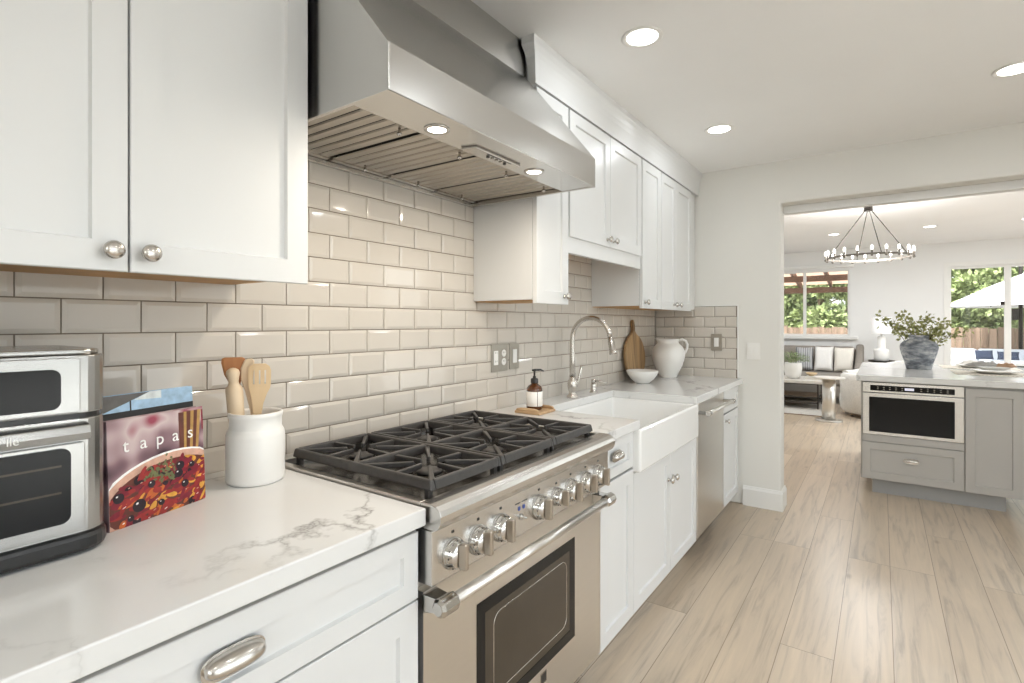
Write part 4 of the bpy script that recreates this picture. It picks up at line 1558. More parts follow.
m = MB()
bwx, bwy = 0.168, 3.385
m.lathe([(0.040, ZC), (0.046, ZC + 0.003), (0.076, ZC + 0.028), (0.095, ZC + 0.055), (0.106, ZC + 0.083), (0.1045, ZC + 0.085), (0.102, ZC + 0.083), (0.090, ZC + 0.055), (0.072, ZC + 0.030), (0.040, ZC + 0.009), (1e-5, ZC + 0.007)], (bwx, bwy, 0), 'z', 44)
tag(obj('serving_bowl', m, 'ceramic', None, 0, (bwx, bwy, ZC)), 'white ceramic bowl in front of the round cutting board', 'bowl')
jx, jy = 0.188, 3.850
jg = thing('ceramic_jug', 'white bulbous ceramic jug with one handle in the counter corner', 'jug', (jx, jy, ZC))
m = MB()
pj = [(0.056, 0), (0.062, 0.004), (0.064, 0.012), (0.076, 0.040), (0.098, 0.085), (0.114, 0.130), (0.120, 0.168), (0.116, 0.200), (0.103, 0.226), (0.086, 0.243), (0.076, 0.252), (0.073, 0.262), (0.076, 0.276), (0.080, 0.284), (0.077, 0.285), (0.070, 0.264), (0.072, 0.25), (0.100, 0.215), (0.108, 0.17), (0.09, 0.08), (0.06, 0.02), (1e-5, 0.012)]
m.lathe([(r, ZC + h) for r, h in pj], (jx, jy, 0), 'z', 48)
for v in m.bm.verts:        # pull a pouring lip on the side away from the handle
    dx, dy, h = v.co.x - jx, v.co.y - jy, v.co.z - ZC
    if h > 0.255:
        c = -(dx * 0.817 + dy * 0.576) / max(1e-6, math.hypot(dx, dy))
        if c > 0.75:
            k = (c - 0.75) / 0.25 * (h - 0.255) / 0.03
            v.co.x -= 0.817 * 0.022 * k
            v.co.y -= 0.576 * 0.022 * k
            v.co.z += 0.006 * k
obj('body', m, 'ceramic', jg)
m = MB()
hx, hy = 0.817, 0.576
hp = [(0.079, 0.272), (0.105, 0.281), (0.130, 0.270), (0.142, 0.245), (0.140, 0.215), (0.128, 0.188), (0.113, 0.168)]
m.tube([(jx + hx * r, jy + hy * r, ZC + h) for r, h in hp], [0.010, 0.009, 0.0085, 0.0085, 0.0085, 0.009, 0.011], 12)
obj('handle', m, 'ceramic', jg)

# ================================================================== OUTLETS AND SWITCHES
def wall_plate_x(label, y0, y1, z0, z1, kinds):
    t = thing('wall_outlet', label, 'outlet', (0.0102, (y0 + y1) / 2, z0))
    m = MB()
    m.prism(rrect(y0, y1, z0, z1, 0.004, 3), 'x', 0.0102, 0.0158)
    pl = obj('plate', m, 'pewter', t, 0.0015)
    n = len(kinds)
    for k, kd in enumerate(kinds):
        c = y0 + (y1 - y0) * (k + 0.5) / n
        zc = (z0 + z1) / 2
        if kd == 'duplex':
            for s in (-1, 1):
                m = MB()
                m.lathe([(0.0172, 0.0159), (0.0172, 0.0172), (0.016, 0.0178), (1e-5, 0.0178)], (0, c, zc + s * 0.020), 'x', 24)
                s_ = obj('socket', m, 'white_plastic', t)
                m = MB()
                for q in (-0.006, 0.006):
                    m.box(0.0178, 0.0181, c + q - 0.001, c + q + 0.001, zc + s * 0.020, zc + s * 0.020 + 0.008)
                obj('slots', m, 'black', s_)
        else:
            m = MB()
            m.box(0.0159, 0.0182, c - 0.0165, c + 0.0165, zc - 0.033, zc + 0.033)
            s_ = obj('rocker_switch' if kd == 'rocker' else 'socket', m, 'white_plastic', t, 0.001)
            if kd == 'gfci':
                m = MB()
                for s in (-1, 1):
                    for q in (-0.006, 0.006):
                        m.box(0.0183, 0.0185, c + q - 0.001, c + q + 0.001, zc + s * 0.020, zc + s * 0.020 + 0.008)
                obj('slots', m, 'black', s_)
    return t

wall_plate_x('double pewter wall plate with a switch and an outlet on the tile', 1.917, 2.043, 1.090, 1.220, ['gfci', 'duplex'])
wall_plate_x('single pewter wall plate with one white rocker switch on the tile', 2.062, 2.142, 1.094, 1.220, ['rocker'])
t = thing('wall_outlet', 'pewter wall plate with a white outlet on the tiled end wall', 'outlet', (0.477, YF - 0.0102, 1.112))
m = MB()
m.prism([(x, z) for x, z in rrect(0.437, 0.517, 1.112, 1.237, 0.004, 3)], 'y', YF - 0.0158, YF - 0.0102)
obj('plate', m, 'pewter', t, 0.0015)
m = MB()
m.box(0.4605, 0.4935, YF - 0.0182, YF - 0.0159, 1.1415, 1.2075)
s_ = obj('socket', m, 'white_plastic', t, 0.001)
t = thing('light_switch', 'white double switch plate on the painted end wall beside the opening', 'switch', (0.73, YF - 0.0005, 1.055))
m = MB()
m.prism(rrect(0.686, 0.774, 1.055, 1.176, 0.004, 3), 'y', YF - 0.0065, YF - 0.0005)
obj('plate', m, 'white_plastic', t, 0.0015)
for cx in (0.708, 0.752):
    m = MB()
    m.box(cx - 0.0165, cx + 0.0165, YF - 0.009, YF - 0.0066, 1.0825, 1.1485)
    obj('rocker_switch', m, 'white_plastic', t, 0.001)

# ================================================================== RECESSED DOWNLIGHTS
def downlight(x, y, z, label, group, watts, r=0.062, col=(0.90, 0.95, 1.0)):
    t = thing('recessed_downlight', label, 'ceiling light', (x, y, z), group)
    m = MB()
    m.lathe([(r * 1.28, z - 0.0004), (r * 1.30, z - 0.003), (r * 1.22, z - 0.0055), (r * 1.02, z - 0.004), (r * 0.98, z - 0.0012)], (x, y, 0), 'z', 40)
    obj('trim_ring', m, 'white_plastic', t)
    m = MB()
    m.lathe([(r * 0.975, z - 0.0030), (r * 0.975, z - 0.0015)], (x, y, 0), 'z', 40)
    obj('lens', m, 'dl_glow', t)
    d = bpy.data.lights.new('downlight_lamp', 'AREA')
    d.shape = 'DISK'
    d.size = r * 1.9
    d.energy = watts
    d.color = col
    o = bpy.data.objects.new('downlight_lamp', d)
    COL.objects.link(o)
    o.parent = t
    o.location = (0, 0, -0.0065)
    return t

downlight(0.704, 2.001, CEIL, 'recessed ceiling light nearest the steel hood', 'kitchen ceiling lights', DOWNLIGHT_W)
downlight(0.704, 3.213, CEIL, 'recessed ceiling light farther along above the sink run', 'kitchen ceiling lights', DOWNLIGHT_W)
downlight(1.972, 3.213, CEIL, 'recessed ceiling light at the right edge, over the walkway', 'kitchen ceiling lights', DOWNLIGHT_W)
for x, y in ((1.972, 2.001), (3.24, 3.213), (3.24, 2.001), (1.972, 0.79), (3.24, 0.79), (1.972, -0.42), (3.24, -0.42), (1.972, -1.63), (3.24, -1.63)):
    downlight(x, y, CEIL, 'recessed ceiling light elsewhere over the kitchen, out of view', 'kitchen ceiling lights out of view', DOWNLIGHT_W)
for x, lb in ((0.90, 'living room ceiling light behind the left of the chandelier'), (2.03, 'living room ceiling light right of the chandelier'), (3.02, 'living room ceiling light at the right edge above the patio door')):
    downlight(x, 9.23, LCEIL, lb, 'living room ceiling lights', LIVING_W, 0.066)
for x, y in ((-0.6, 7.2), (3.02, 7.2), (4.4, 7.2), (4.4, 9.23), (-0.6, 9.23)):
    downlight(x, y, LCEIL, 'living room ceiling light out of view', 'living room ceiling lights out of view', LIVING_W, 0.066)

# ================================================================== ISLAND
IY = 4.895        # plane of the island's fronts
isl = thing('island_cabinet', 'grey island cabinet with a drawer and a door below pale quartz', 'island', (1.8, 5.6, 0))
m = MB()
m.box(1.352, 2.274, IY + 0.022, 6.45, 0.116, 0.8705)
obj('carcass', m, 'grey_cab', isl, 0.001)
m = MB()
m.box(1.424, 2.194, IY + 0.078, 6.38, 0.0, 0.1155)
obj('toe_kick', m, 'grey_dark', isl)
m = MB()
m.box(3.05, 3.09, IY + 0.05, 6.45, 0.0, 0.8705)
obj('end_panel', m, 'grey_cab', isl, 0.001)
d = front_my('drawer', IY, 1.360, 1.964, 0.120, 0.404, isl)
cup_pull((1.664, IY, 0.287), d, 0.092, 0.030, 0.024, 'y')
front_my('door', IY, 1.970, 2.272, 0.118, 0.852, isl)
mw = thing('microwave_drawer', 'built-in stainless microwave drawer with black glass in the grey island', 'microwave', (1.66, IY, 0.45))
m = MB()
m.box(1.365, 1.964, IY - 0.004, IY + 0.0215, 0.786, 0.862)
obj('control_strip', m, 'steel_h', mw, 0.002)
m = MB()
m.box(1.412, 1.912, IY - 0.0052, IY - 0.0041, 0.801, 0.842)
cpn = obj('control_glass', m, 'blackgloss', mw)
m = MB()
m.box(1.625, 1.680, IY - 0.0060, IY - 0.0053, 0.813, 0.831)
obj('display', m, 'display', cpn)
m = MB()
for k in range(12):
    x = 1.455 + k * 0.0375
    if 1.61 < x < 1.69:
        continue
    for zz in (0.813, 0.827):
        m.box(x, x + 0.010, IY - 0.0056, IY - 0.0053, zz, zz + 0.003)
obj('key_marks', m, 'pewter', cpn)
m = MB()
m.box(1.365, 1.964, IY - 0.006, IY + 0.0215, 0.462, 0.7815)
dw_ = obj('drawer_front', m, 'steel_h', mw, 0.003)
m = MB()
m.box(1.405, 1.912, IY - 0.0072, IY - 0.0061, 0.486, 0.752)
obj('window', m, 'blackgloss', dw_)
m = MB()
m.box(1.365, 1.964, IY - 0.001, IY + 0.0215, 0.408, 0.4595)
obj('lower_trim', m, 'grey_cab', mw)
m = MB()
m.box(1.322, 3.12, IY - 0.020, 6.52, 0.871, 0.915)
tag(obj('countertop', m, 'quartz', None, 0.003, (2.0, 5.6, 0.871)), 'pale quartz countertop on the grey island', 'countertop')

vx, vy = 1.752, 5.83
m = MB()
m.lathe([(0.088, ZC), (0.092, ZC + 0.006), (0.098, ZC + 0.04), (0.111, ZC + 0.085), (0.126, ZC + 0.135), (0.135, ZC + 0.175), (0.137, ZC + 0.195), (0.130, ZC + 0.220), (0.112, ZC + 0.240), (0.088, ZC + 0.250), (0.073, ZC + 0.256), (0.070, ZC + 0.272), (0.073, ZC + 0.288), (0.077, ZC + 0.295), (0.072, ZC + 0.297), (0.064, ZC + 0.285), (0.065, ZC + 0.255), (0.098, ZC + 0.235), (0.121, ZC + 0.19), (0.098, ZC + 0.08), (0.073, ZC + 0.02), (1e-5, ZC + 0.018)], (vx, vy, 0), 'z', 48)
tag(obj('stoneware_vase', m, 'vase', None, 0, (vx, vy, ZC)), 'large weathered blue grey stoneware vase on the island', 'vase')
r3 = random.Random(11)
def leafy_branch(base, tip, label, n=80, sag=0.05, leaf=0.036, wide=0.055):
    base, tip = Vector(base), Vector(tip)
    t = thing('leafy_branch', label, 'branch', base, 'leafy branches in the stoneware vase')
    mid = base.lerp(tip, 0.45) + Vector((0, 0, 0.09))
    pts = []
    for k in range(13):
        s = k / 12
        p = base * (1 - s) ** 2 + mid * 2 * s * (1 - s) + tip * s * s
        pts.append(p)
    m = MB()
    m.tube(pts, [0.0032 * (1 - 0.6 * k / 12) for k in range(13)], 6)
    obj('stem', m, 'bark', t)
    m = MB()
    for k in range(n):
        s = 0.36 + 0.66 * (k + r3.random()) / n
        i = min(11, int(min(s, 0.999) * 12))
        p = pts[i].lerp(pts[i + 1], min(s, 0.999) * 12 - i)
        p = p + Vector((r3.gauss(0, wide * 0.42), r3.gauss(0, wide * 0.42), r3.gauss(0, wide * 0.38)))
        d = Vector((r3.gauss(0, 1), r3.gauss(0, 1), r3.gauss(0.35, 0.8)))
        m.blade(p, d, (r3.gauss(0, 1), r3.gauss(0, 1), 1), leaf * r3.uniform(0.7, 1.25), leaf * r3.uniform(0.55, 0.85))
    obj('leaves', m, 'leaf_c', t)
    return t

zt = ZC + 0.262
for dx, dy, dz, lb in ((-0.30, 0.0, 0.22, 'leafy branch leaning farthest left out of the stoneware vase'), (-0.20, 0.03, 0.16, 'short leafy branch low on the left of the stoneware vase'),
                       (-0.13, -0.02, 0.245, 'tall leafy branch left of centre in the stoneware vase'), (-0.03, 0.05, 0.15, 'leafy branch in the middle of the stoneware vase'),
                       (0.07, 0.0, 0.225, 'tall leafy branch right of centre in the stoneware vase'), (0.20, 0.04, 0.16, 'leafy branch right in the stoneware vase, before the patio door frame'),
                       (0.33, 0.0, 0.075, 'leafy branch drooping farthest right out of the stoneware vase'), (0.16, -0.05, 0.11, 'short leafy branch low on the right of the stoneware vase')):
    leafy_branch((vx + dx * 0.12, vy + dy * 0.12, ZC + 0.12), (vx + dx * 0.92, vy + dy, zt + dz * 0.88), lb)

# place settings on the island
def placemat(x0, x1, y0, y1, label):
    m = MB()
    m.box(x0, x1, y0, y1, ZC, ZC + 0.003)
    o = tag(obj('placemat', m, 'napkin', None, 0, ((x0 + x1) / 2, (y0 + y1) / 2, ZC)), label, 'placemat', 'placemats on the island')
    o.data.materials.clear(); o.data.materials.append(M['cream'])
    m = MB()
    for yy in (y0 + 0.006, y1 - 0.016):
        k = 0
        while x0 + 0.01 + k * 0.024 < x1 - 0.015:
            m.box(x0 + 0.01 + k * 0.024, x0 + 0.022 + k * 0.024, yy, yy + 0.010, ZC + 0.0031, ZC + 0.0038)
            k += 1
    e = obj('stitching', m, 'wood_dark', o)
    return o

def plate(x, y, z, r, label, mat='ceramic', h=0.022):
    m = MB()
    m.lathe([(r * 0.55, z), (r * 0.60, z + 0.002), (r * 0.86, z + h * 0.55), (r, z + h), (r * 0.985, z + h + 0.002), (r * 0.84, z + h * 0.75), (r * 0.60, z + 0.006), (1e-5, z + 0.005)], (x, y, 0), 'z', 44)
    return tag(obj('dinner_plate' if r > 0.12 else 'salad_plate', m, mat, None, 0, (x, y, z)), label, 'plate', 'plates on the island')

def draped_cloth(name, x, y, z, sx, sy, hgt, mat, label, seed, rot=0.0):
    m = MB()
    n = 22
    V = []
    cr, sr = math.cos(rot), math.sin(rot)
    for i in range(n + 1):
        row = []
        for j in range(n + 1):
            a, b = (i / n - 0.5), (j / n - 0.5)
            q = max(0, 1 - (2 * a) ** 4) * max(0, 1 - (2 * b) ** 4)
            hh = hgt * q * (0.55 + 0.9 * noise.noise(Vector((a * 5 + seed, b * 9, seed)))) + 0.003
            X, Y_ = a * sx * (1 + 0.1 * noise.noise(Vector((b * 6, seed, 0)))), b * sy
            row.append(m.bm.verts.new((x + X * cr - Y_ * sr, y + X * sr + Y_ * cr, z + max(0.002, hh))))
        V.append(row)
    for i in range(n):
        for j in range(n):
            f = m.bm.faces.new([V[i][j], V[i + 1][j], V[i + 1][j + 1], V[i][j + 1]])
            f.smooth = True
    o = obj(name, m, mat, None, 0, (x, y, z))
    s = o.modifiers.new('thick', 'SOLIDIFY')
    s.thickness = 0.003
    s.offset = 1
    return tag(o, label, 'napkin', 'napkins on the plates')

placemat(1.96, 2.50, 5.36, 5.80, 'front placemat with dark stitched edge on the island')
plate(2.215, 5.60, ZC + 0.0042, 0.150, 'large grey-white dinner plate on the front placemat')
plate(2.205, 5.60, ZC + 0.0305, 0.112, 'smaller plate stacked on the front dinner plate')
draped_cloth('napkin', 2.15, 5.60, ZC + 0.056, 0.20, 0.13, 0.040, 'napkin', 'crumpled grey napkin on the front plates', 1.3, 0.3)
draped_cloth('napkin', 2.27, 5.585, ZC + 0.056, 0.13, 0.10, 0.030, 'tan_napkin', 'small tan napkin on the right of the front plates', 4.1, -0.4)
placemat(1.93, 2.46, 6.02, 6.46, 'back placemat behind the large dinner plate')
plate(2.17, 6.24, ZC + 0.0042, 0.140, 'white dinner plate on the back placemat, left of the large plate')
draped_cloth('napkin', 2.17, 6.24, ZC + 0.030, 0.20, 0.16, 0.035, 'whitecloth', 'white napkin on the back plate', 7.7, 0.2)

# ================================================================== CHANDELIER
cx, cy, cz, CR = 1.365, 7.0, 2.045, 0.385
ch = thing('chandelier', 'round black ring chandelier with candle bulbs beyond the opening', 'chandelier', (cx, cy, cz))
m = MB()
m.lathe([(0.062, LCEIL - 0.0005), (0.062, LCEIL - 0.022), (0.055, LCEIL - 0.028), (0.014, LCEIL - 0.030), (0.011, 2.605), (0.042, 2.602), (0.044, 2.560), (0.040, 2.555), (1e-5, 2.554)], (cx, cy, 0), 'z', 28)
obj('canopy', m, 'darkmetal', ch)
for k in range(4):
    a = math.radians(18 + 90 * k)
    m = MB()
    m.tube([(cx + 0.03 * math.cos(a), cy + 0.03 * math.sin(a), 2.562), (cx + CR * math.cos(a), cy + CR * math.sin(a), cz + 0.006)], 0.0042, 8)
    obj('hanging_rod', m, 'darkmetal', ch)
m = MB()
m.lathe([(CR - 0.004, cz - 0.012), (CR + 0.004, cz - 0.012), (CR + 0.004, cz + 0.008), (CR - 0.004, cz + 0.008), (CR - 0.004, cz - 0.012)], (cx, cy, 0), 'z', 72, smooth=False)
obj('ring', m, 'bronze', ch)
for k in range(20):
    a = 2 * PI * (k + 0.3) / 20
    px, py = cx + (CR + 0.020) * math.cos(a), cy + (CR + 0.020) * math.sin(a)
    m = MB()
    m.lathe([(0.005, cz - 0.030), (0.014, cz - 0.020), (0.015, cz - 0.012), (0.0095, cz - 0.010), (0.0095, cz + 0.032), (0.011, cz + 0.036)], (px, py, 0), 'z', 12)
    s_ = obj('candle_socket', m, 'bronze', ch)
    m = MB()
    m.lathe([(0.008, cz + 0.0365), (0.011, cz + 0.046), (0.0125, cz + 0.058), (0.011, cz + 0.072), (0.006, cz + 0.084), (1e-5, cz + 0.088)], (px, py, 0), 'z', 12)
    obj('bulb', m, 'bulb_glow', s_)

pl_ = bpy.data.lights.new('chandelier_light', 'POINT')
pl_.energy = 34.0
pl_.shadow_soft_size = 0.12
pl_.color = (1.0, 0.97, 0.93)
po_ = bpy.data.objects.new('chandelier_light', pl_)
COL.objects.link(po_)
po_.location = (cx, cy, cz + 0.06)

# ================================================================== LIVING ROOM
m = MB()
m.box(-1.9, 0.86, 8.52, 9.96, 0.0005, 0.012)
rug = tag(obj('area_rug', m, 'rug', None, 0.002, (-0.5, 9.3, 0)), 'oatmeal area rug with a dark edge under the coffee table', 'rug')
m = MB()
for a in ((-1.9, 0.86, 8.508, 8.5195), (-1.9, 0.86, 9.9605, 9.972), (0.8605, 0.871, 8.508, 9.972)):
    m.box(a[0], a[1], a[2], a[3], 0.0005, 0.013)
obj('border', m, 'wood_dark', rug)

ct = thing('coffee_table', 'pale topped coffee table with a black metal frame on the rug', 'coffee table', (0.1, 9.45, 0.0125))
m = MB()
m.prism(rrect(-0.75, 0.84, 9.05, 9.85, 0.10), 'z', 0.400, 0.445)
obj('tabletop', m, 'stone_top', ct, 0.004)
for x, y in ((-0.66, 9.14), (0.70, 9.14), (-0.66, 9.76), (0.70, 9.76), (0.02, 9.14), (0.02, 9.76)):
    m = MB()
    m.bar((x, y, 0.0125), (x, y, 0.3995), 0.022, 0.022, (1, 0, 0))
    obj('leg', m, 'ironframe', ct)
for zz in (0.100, 0.185):
    m = MB()
    for a, b in (((-0.671, 9.14), (0.711, 9.14)), ((-0.671, 9.76), (0.711, 9.76)), ((-0.66, 9.14), (-0.66, 9.76)), ((0.70, 9.14), (0.70, 9.76))):
        m.bar((*a, zz), (*b, zz), 0.022, 0.020)
    obj('frame_rail', m, 'ironframe', ct)
m = MB()
m.box(-0.648, 0.688, 9.152, 9.748, 0.182, 0.194)
obj('shelf', m, 'wood_dark', ct)

px, py = 0.345, 9.32
pt = thing('potted_plant', 'white pot with feathery green plant on the coffee table', 'potted plant', (px, py, 0.4455))
m = MB()
m.lathe([(0.070, 0.4455), (0.085, 0.450), (0.110, 0.50), (0.126, 0.57), (0.128, 0.64), (0.120, 0.690), (0.110, 0.695), (0.112, 0.64), (0.10, 0.62), (1e-5, 0.615)], (px, py, 0), 'z', 36)
obj('pot', m, 'ceramic', pt)
m = MB()
for k in range(420):
    a = r3.uniform(0, 2 * PI)
    q = r3.random() ** 0.6
    p = Vector((px + 0.21 * q * math.cos(a), py + 0.21 * q * math.sin(a), 0.70 + 0.16 * (1 - q * q * 0.6) * r3.random()))
    m.blade(p, (math.cos(a), math.sin(a), r3.uniform(-0.1, 1.2)), (0, 0, 1), r3.uniform(0.04, 0.075), 0.016)
obj('foliage', m, 'leaf_d', pt)
m = MB()
for k in range(9):
    a = 2 * PI * k / 9
    m.tube([(px, py, 0.615), (px + 0.07 * math.cos(a), py + 0.07 * math.sin(a), 0.74), (px + 0.14 * math.cos(a), py + 0.14 * math.sin(a), 0.79)], 0.003, 5)
obj('stems', m, 'leaf_d', pt)
for z, dx, rot, mt, lb in ((0.4455, 0.0, 0.05, 'whitecloth', 'white cloth-bound book lying on the coffee table'), (0.4715, 0.02, -0.08, 'p_pale', 'pale grey book lying on top of the white book')):
    m = MB()
    cxb, cyb = 0.655 + dx, 9.33
    w, dpt = 0.145, 0.10
    m.hexa([(cxb + a * math.cos(rot) - b * math.sin(rot), cyb + a * math.sin(rot) + b * math.cos(rot), zz) for zz in (z + 0.003, z + 0.022) for a, b in ((-w + 0.004, -dpt + 0.004), (w - 0.004, -dpt + 0.004), (w - 0.004, dpt - 0.004), (-w + 0.004, dpt - 0.004))])
    b0 = obj('book', m, 'paper', None, 0, (cxb, cyb, z))
    tag(b0, lb, 'book', 'books on the coffee table')
    m = MB()
    for z0, z1 in ((z + 0.0002, z + 0.0029), (z + 0.0221, z + 0.0248)):
        m.hexa([(cxb + a * math.cos(rot) - b * math.sin(rot), cyb + a * math.sin(rot) + b * math.cos(rot), zz) for zz in (z0, z1) for a, b in ((-w, -dpt), (w, -dpt), (w, dpt), (-w, dpt))])
    obj('cover', m, mt, b0)
m = MB()
m.lathe([(0.03, 0.4975), (0.035, 0.499), (0.066, 0.523), (0.082, 0.548), (0.079, 0.549), (0.06, 0.522), (1e-5, 0.504)], (0.60, 9.32, 0), 'z', 30)
tag(obj('wooden_bowl', m, 'wood_light', None, 0, (0.60, 9.32, 0.4975)), 'small honey coloured wooden bowl on the coffee table books', 'bowl')

sx_, sy_ = 0.905, 8.24
t = thing('pedestal_table', 'silvered pedestal side table with a round column and disc base', 'side table', (sx_, sy_, 0))
m = MB()
m.lathe([(0.165, 0.0005), (0.165, 0.014), (0.155, 0.020), (0.0815, 0.022)], (sx_, sy_, 0), 'z', 40)
obj('base', m, 'pedestal', t)
m = MB()
m.lathe([(0.081, 0.0225), (0.081, 0.565)], (sx_, sy_, 0), 'z', 40)
obj('column', m, 'pedestal', t)
m = MB()
m.lathe([(0.10, 0.5655), (0.185, 0.570), (0.190, 0.580), (0.186, 0.590), (1e-5, 0.590)], (sx_, sy_, 0), 'z', 40)
obj('tabletop', m, 'stone_top', t)

# barrel armchair
ax_, ay_ = 1.42, 9.0
ac = thing('armchair', 'round ivory boucle armchair between the pedestal table and island', 'armchair', (ax_, ay_, 0))
m = MB()
m.lathe([(0.30, 0.006), (0.31, 0.02), (0.31, 0.05)], (ax_, ay_, 0), 'z', 36)
obj('swivel_base', m, 'wood_dark', ac)
m = MB()
m.lathe([(0.34, 0.0505), (0.40, 0.06), (0.43, 0.12), (0.44, 0.22), (0.43, 0.30), (0.30, 0.32), (1e-5, 0.33)], (ax_, ay_, 0), 'z', 44)
obj('seat_base', m, 'boucle', ac)
m = MB()
m.lathe([(0.18, 0.331), (0.30, 0.335), (0.335, 0.36), (0.345, 0.40), (0.33, 0.44), (0.26, 0.46), (1e-5, 0.465)], (ax_, ay_, 0), 'z', 40)
obj('seat_cushion', m, 'boucle', ac)
m = MB()
rings = []
for i in range(41):          # wrap-around back, highest at the side facing away from the coffee table
    a = math.radians(-150 + 300 * i / 40)
    face = math.cos(a - math.radians(20))
    h = 0.62 + 0.18 * max(0.0, (face + 0.35) / 1.35) ** 1.2
    ring = []
    for rr_, zz in ((0.445, 0.16), (0.475, 0.30), (0.485, h - 0.10), (0.470, h - 0.02), (0.430, h), (0.390, h - 0.025), (0.372, h - 0.10), (0.365, 0.34)):
        ring.append(m.bm.verts.new((ax_ + rr_ * math.cos(a), ay_ + rr_ * math.sin(a), zz)))
    rings.append(ring)
for A, B in zip(rings, rings[1:]):
    for k in range(7):
        f = m.bm.faces.new([A[k], A[k + 1], B[k + 1], B[k]])
        f.smooth = True
m.bm.faces.new(rings[0]); m.bm.faces.new(rings[-1])
obj('backrest', m, 'boucle', ac)

# sofa
sf = thing('sofa', 'taupe upholstered sofa under the living room window', 'sofa', (-0.2, 10.5, 0))
m = MB()
m.box(-1.60, 1.12, 10.02, 10.92, 0.10, 0.30)
obj('seat_base', m, 'sofa', sf, 0.03)
for k, (a, b) in enumerate(((-1.59, -0.245), (-0.235, 1.11))):
    m = MB()
    m.box(a, b, 10.0, 10.66, 0.3015, 0.475)
    obj('seat_cushion', m, 'sofa', sf, 0.05, segs=3)
m = MB()
m.hexa([(-1.60, 10.70, 0.301), (1.12, 10.70, 0.301), (1.12, 10.92, 0.301), (-1.60, 10.92, 0.301), (-1.60, 10.80, 0.905), (1.12, 10.80, 0.905), (1.12, 11.02, 0.905), (-1.60, 11.02, 0.905)])
obj('backrest', m, 'sofa', sf, 0.06, segs=3)
for x0, x1 in ((1.125, 1.24), (-1.72, -1.605)):
    m = MB()
    m.prism([(10.0, 0.10), (10.95, 0.10), (11.02, 0.93), (10.88, 0.95), (10.60, 0.80), (10.35, 0.66), (10.02, 0.60)], 'x', x0, x1)
    obj('arm', m, 'sofa', sf, 0.04, segs=3)
for x in (-1.6, 1.1):
    for y in (10.08, 10.86):
        m = MB()
        m.bar((x, y, 0.0), (x, y, 0.0995), 0.05, 0.05, (1, 0, 0))
        obj('leg', m, 'wood_dark', sf)

def pillow(label, x, y, z, w, h, t, mat, tilt=-0.30, yaw=0.0, roll=0.0):
    m = MB()
    n = 14
    for sgn in (1, -1):
        V = []
        for i in range(n + 1):
            row = []
            for j in range(n + 1):
                a, b = 2 * i / n - 1, 2 * j / n - 1
                e = (max(0, 1 - a ** 4) * max(0, 1 - b ** 4)) ** 0.55
                pinch = 1 - 0.07 * (1 - a * a) * abs(b) ** 3
                pinch2 = 1 - 0.07 * (1 - b * b) * abs(a) ** 3
                row.append(m.bm.verts.new((a * w / 2 * pinch2, sgn * t / 2 * e, b * h / 2 * pinch + h / 2)))
            V.append(row)
        for i in range(n):
            for j in range(n):
                f = m.bm.faces.new([V[i][j], V[i + 1][j], V[i + 1][j + 1], V[i][j + 1]])
                f.smooth = True
    bmesh.ops.remove_doubles(m.bm, verts=m.bm.verts, dist=0.0005)
    o = obj('throw_pillow', m, mat, None, 0, (0, 0, 0), True)
    o.location = (x, y, z)
    o.rotation_euler = (tilt, roll, yaw)
    return tag(o, label, 'pillow', 'throw pillows on the sofa')

pillow('grey striped throw pillow on the taupe sofa behind the potted plant', 0.375, 10.50, 0.485, 0.28, 0.43, 0.12, 'greycloth', -0.32, 0.06)
pillow('white throw pillow in the middle of the taupe sofa', 0.668, 10.48, 0.485, 0.29, 0.45, 0.12, 'whitecloth', -0.32, -0.02)
pillow('cream throw pillow against the right arm of the taupe sofa', 0.965, 10.45, 0.485, 0.29, 0.44, 0.12, 'cream', -0.32, 0.0, 0.0)

# side table and lamp right of the sofa
lx, ly = 1.485, 10.62
t = thing('lamp_table', 'dark round side table under the white lamp right of the sofa', 'side table', (lx, ly, 0))
m = MB()
m.lathe([(0.16, 0.0005), (0.16, 0.02), (0.03, 0.03), (0.025, 0.06), (0.025, 0.64), (0.06, 0.66)], (lx, ly, 0), 'z', 28)
obj('pedestal', m, 'darkmetal', t)
m = MB()
m.lathe([(0.10, 0.6605), (0.175, 0.672), (0.19, 0.698), (0.185, 0.702), (0.165, 0.690), (1e-5, 0.688)], (lx, ly, 0), 'z', 36)
obj('tray_top', m, 'darkmetal', t)
t = thing('table_lamp', 'white ceramic table lamp with drum shade right of the sofa', 'lamp', (lx, ly, 0.6885))
m = MB()
m.lathe([(0.085, 0.6885), (0.098, 0.70), (0.105, 0.75), (0.105, 0.86), (0.096, 0.885), (0.062, 0.895), (0.058, 0.91), (0.058, 1.08), (0.045, 1.10)], (lx, ly, 0), 'z', 36)
obj('base', m, 'ceramic', t)
m = MB()
m.lathe([(0.140, 1.145), (0.136, 1.415), (0.134, 1.415), (0.138, 1.145), (0.140, 1.145)], (lx, ly, 0), 'z', 40)
obj('lamp_shade', m, 'shade', t)
m = MB()
m.lathe([(0.012, 1.1005), (0.012, 1.17), (0.024, 1.19), (0.030, 1.23), (0.02, 1.26), (1e-5, 1.27)], (lx, ly, 0), 'z', 16)
m.tube([(lx - 0.138, ly, 1.16), (lx + 0.138, ly, 1.16)], 0.003, 6)
obj('socket', m, 'white_plastic', t)

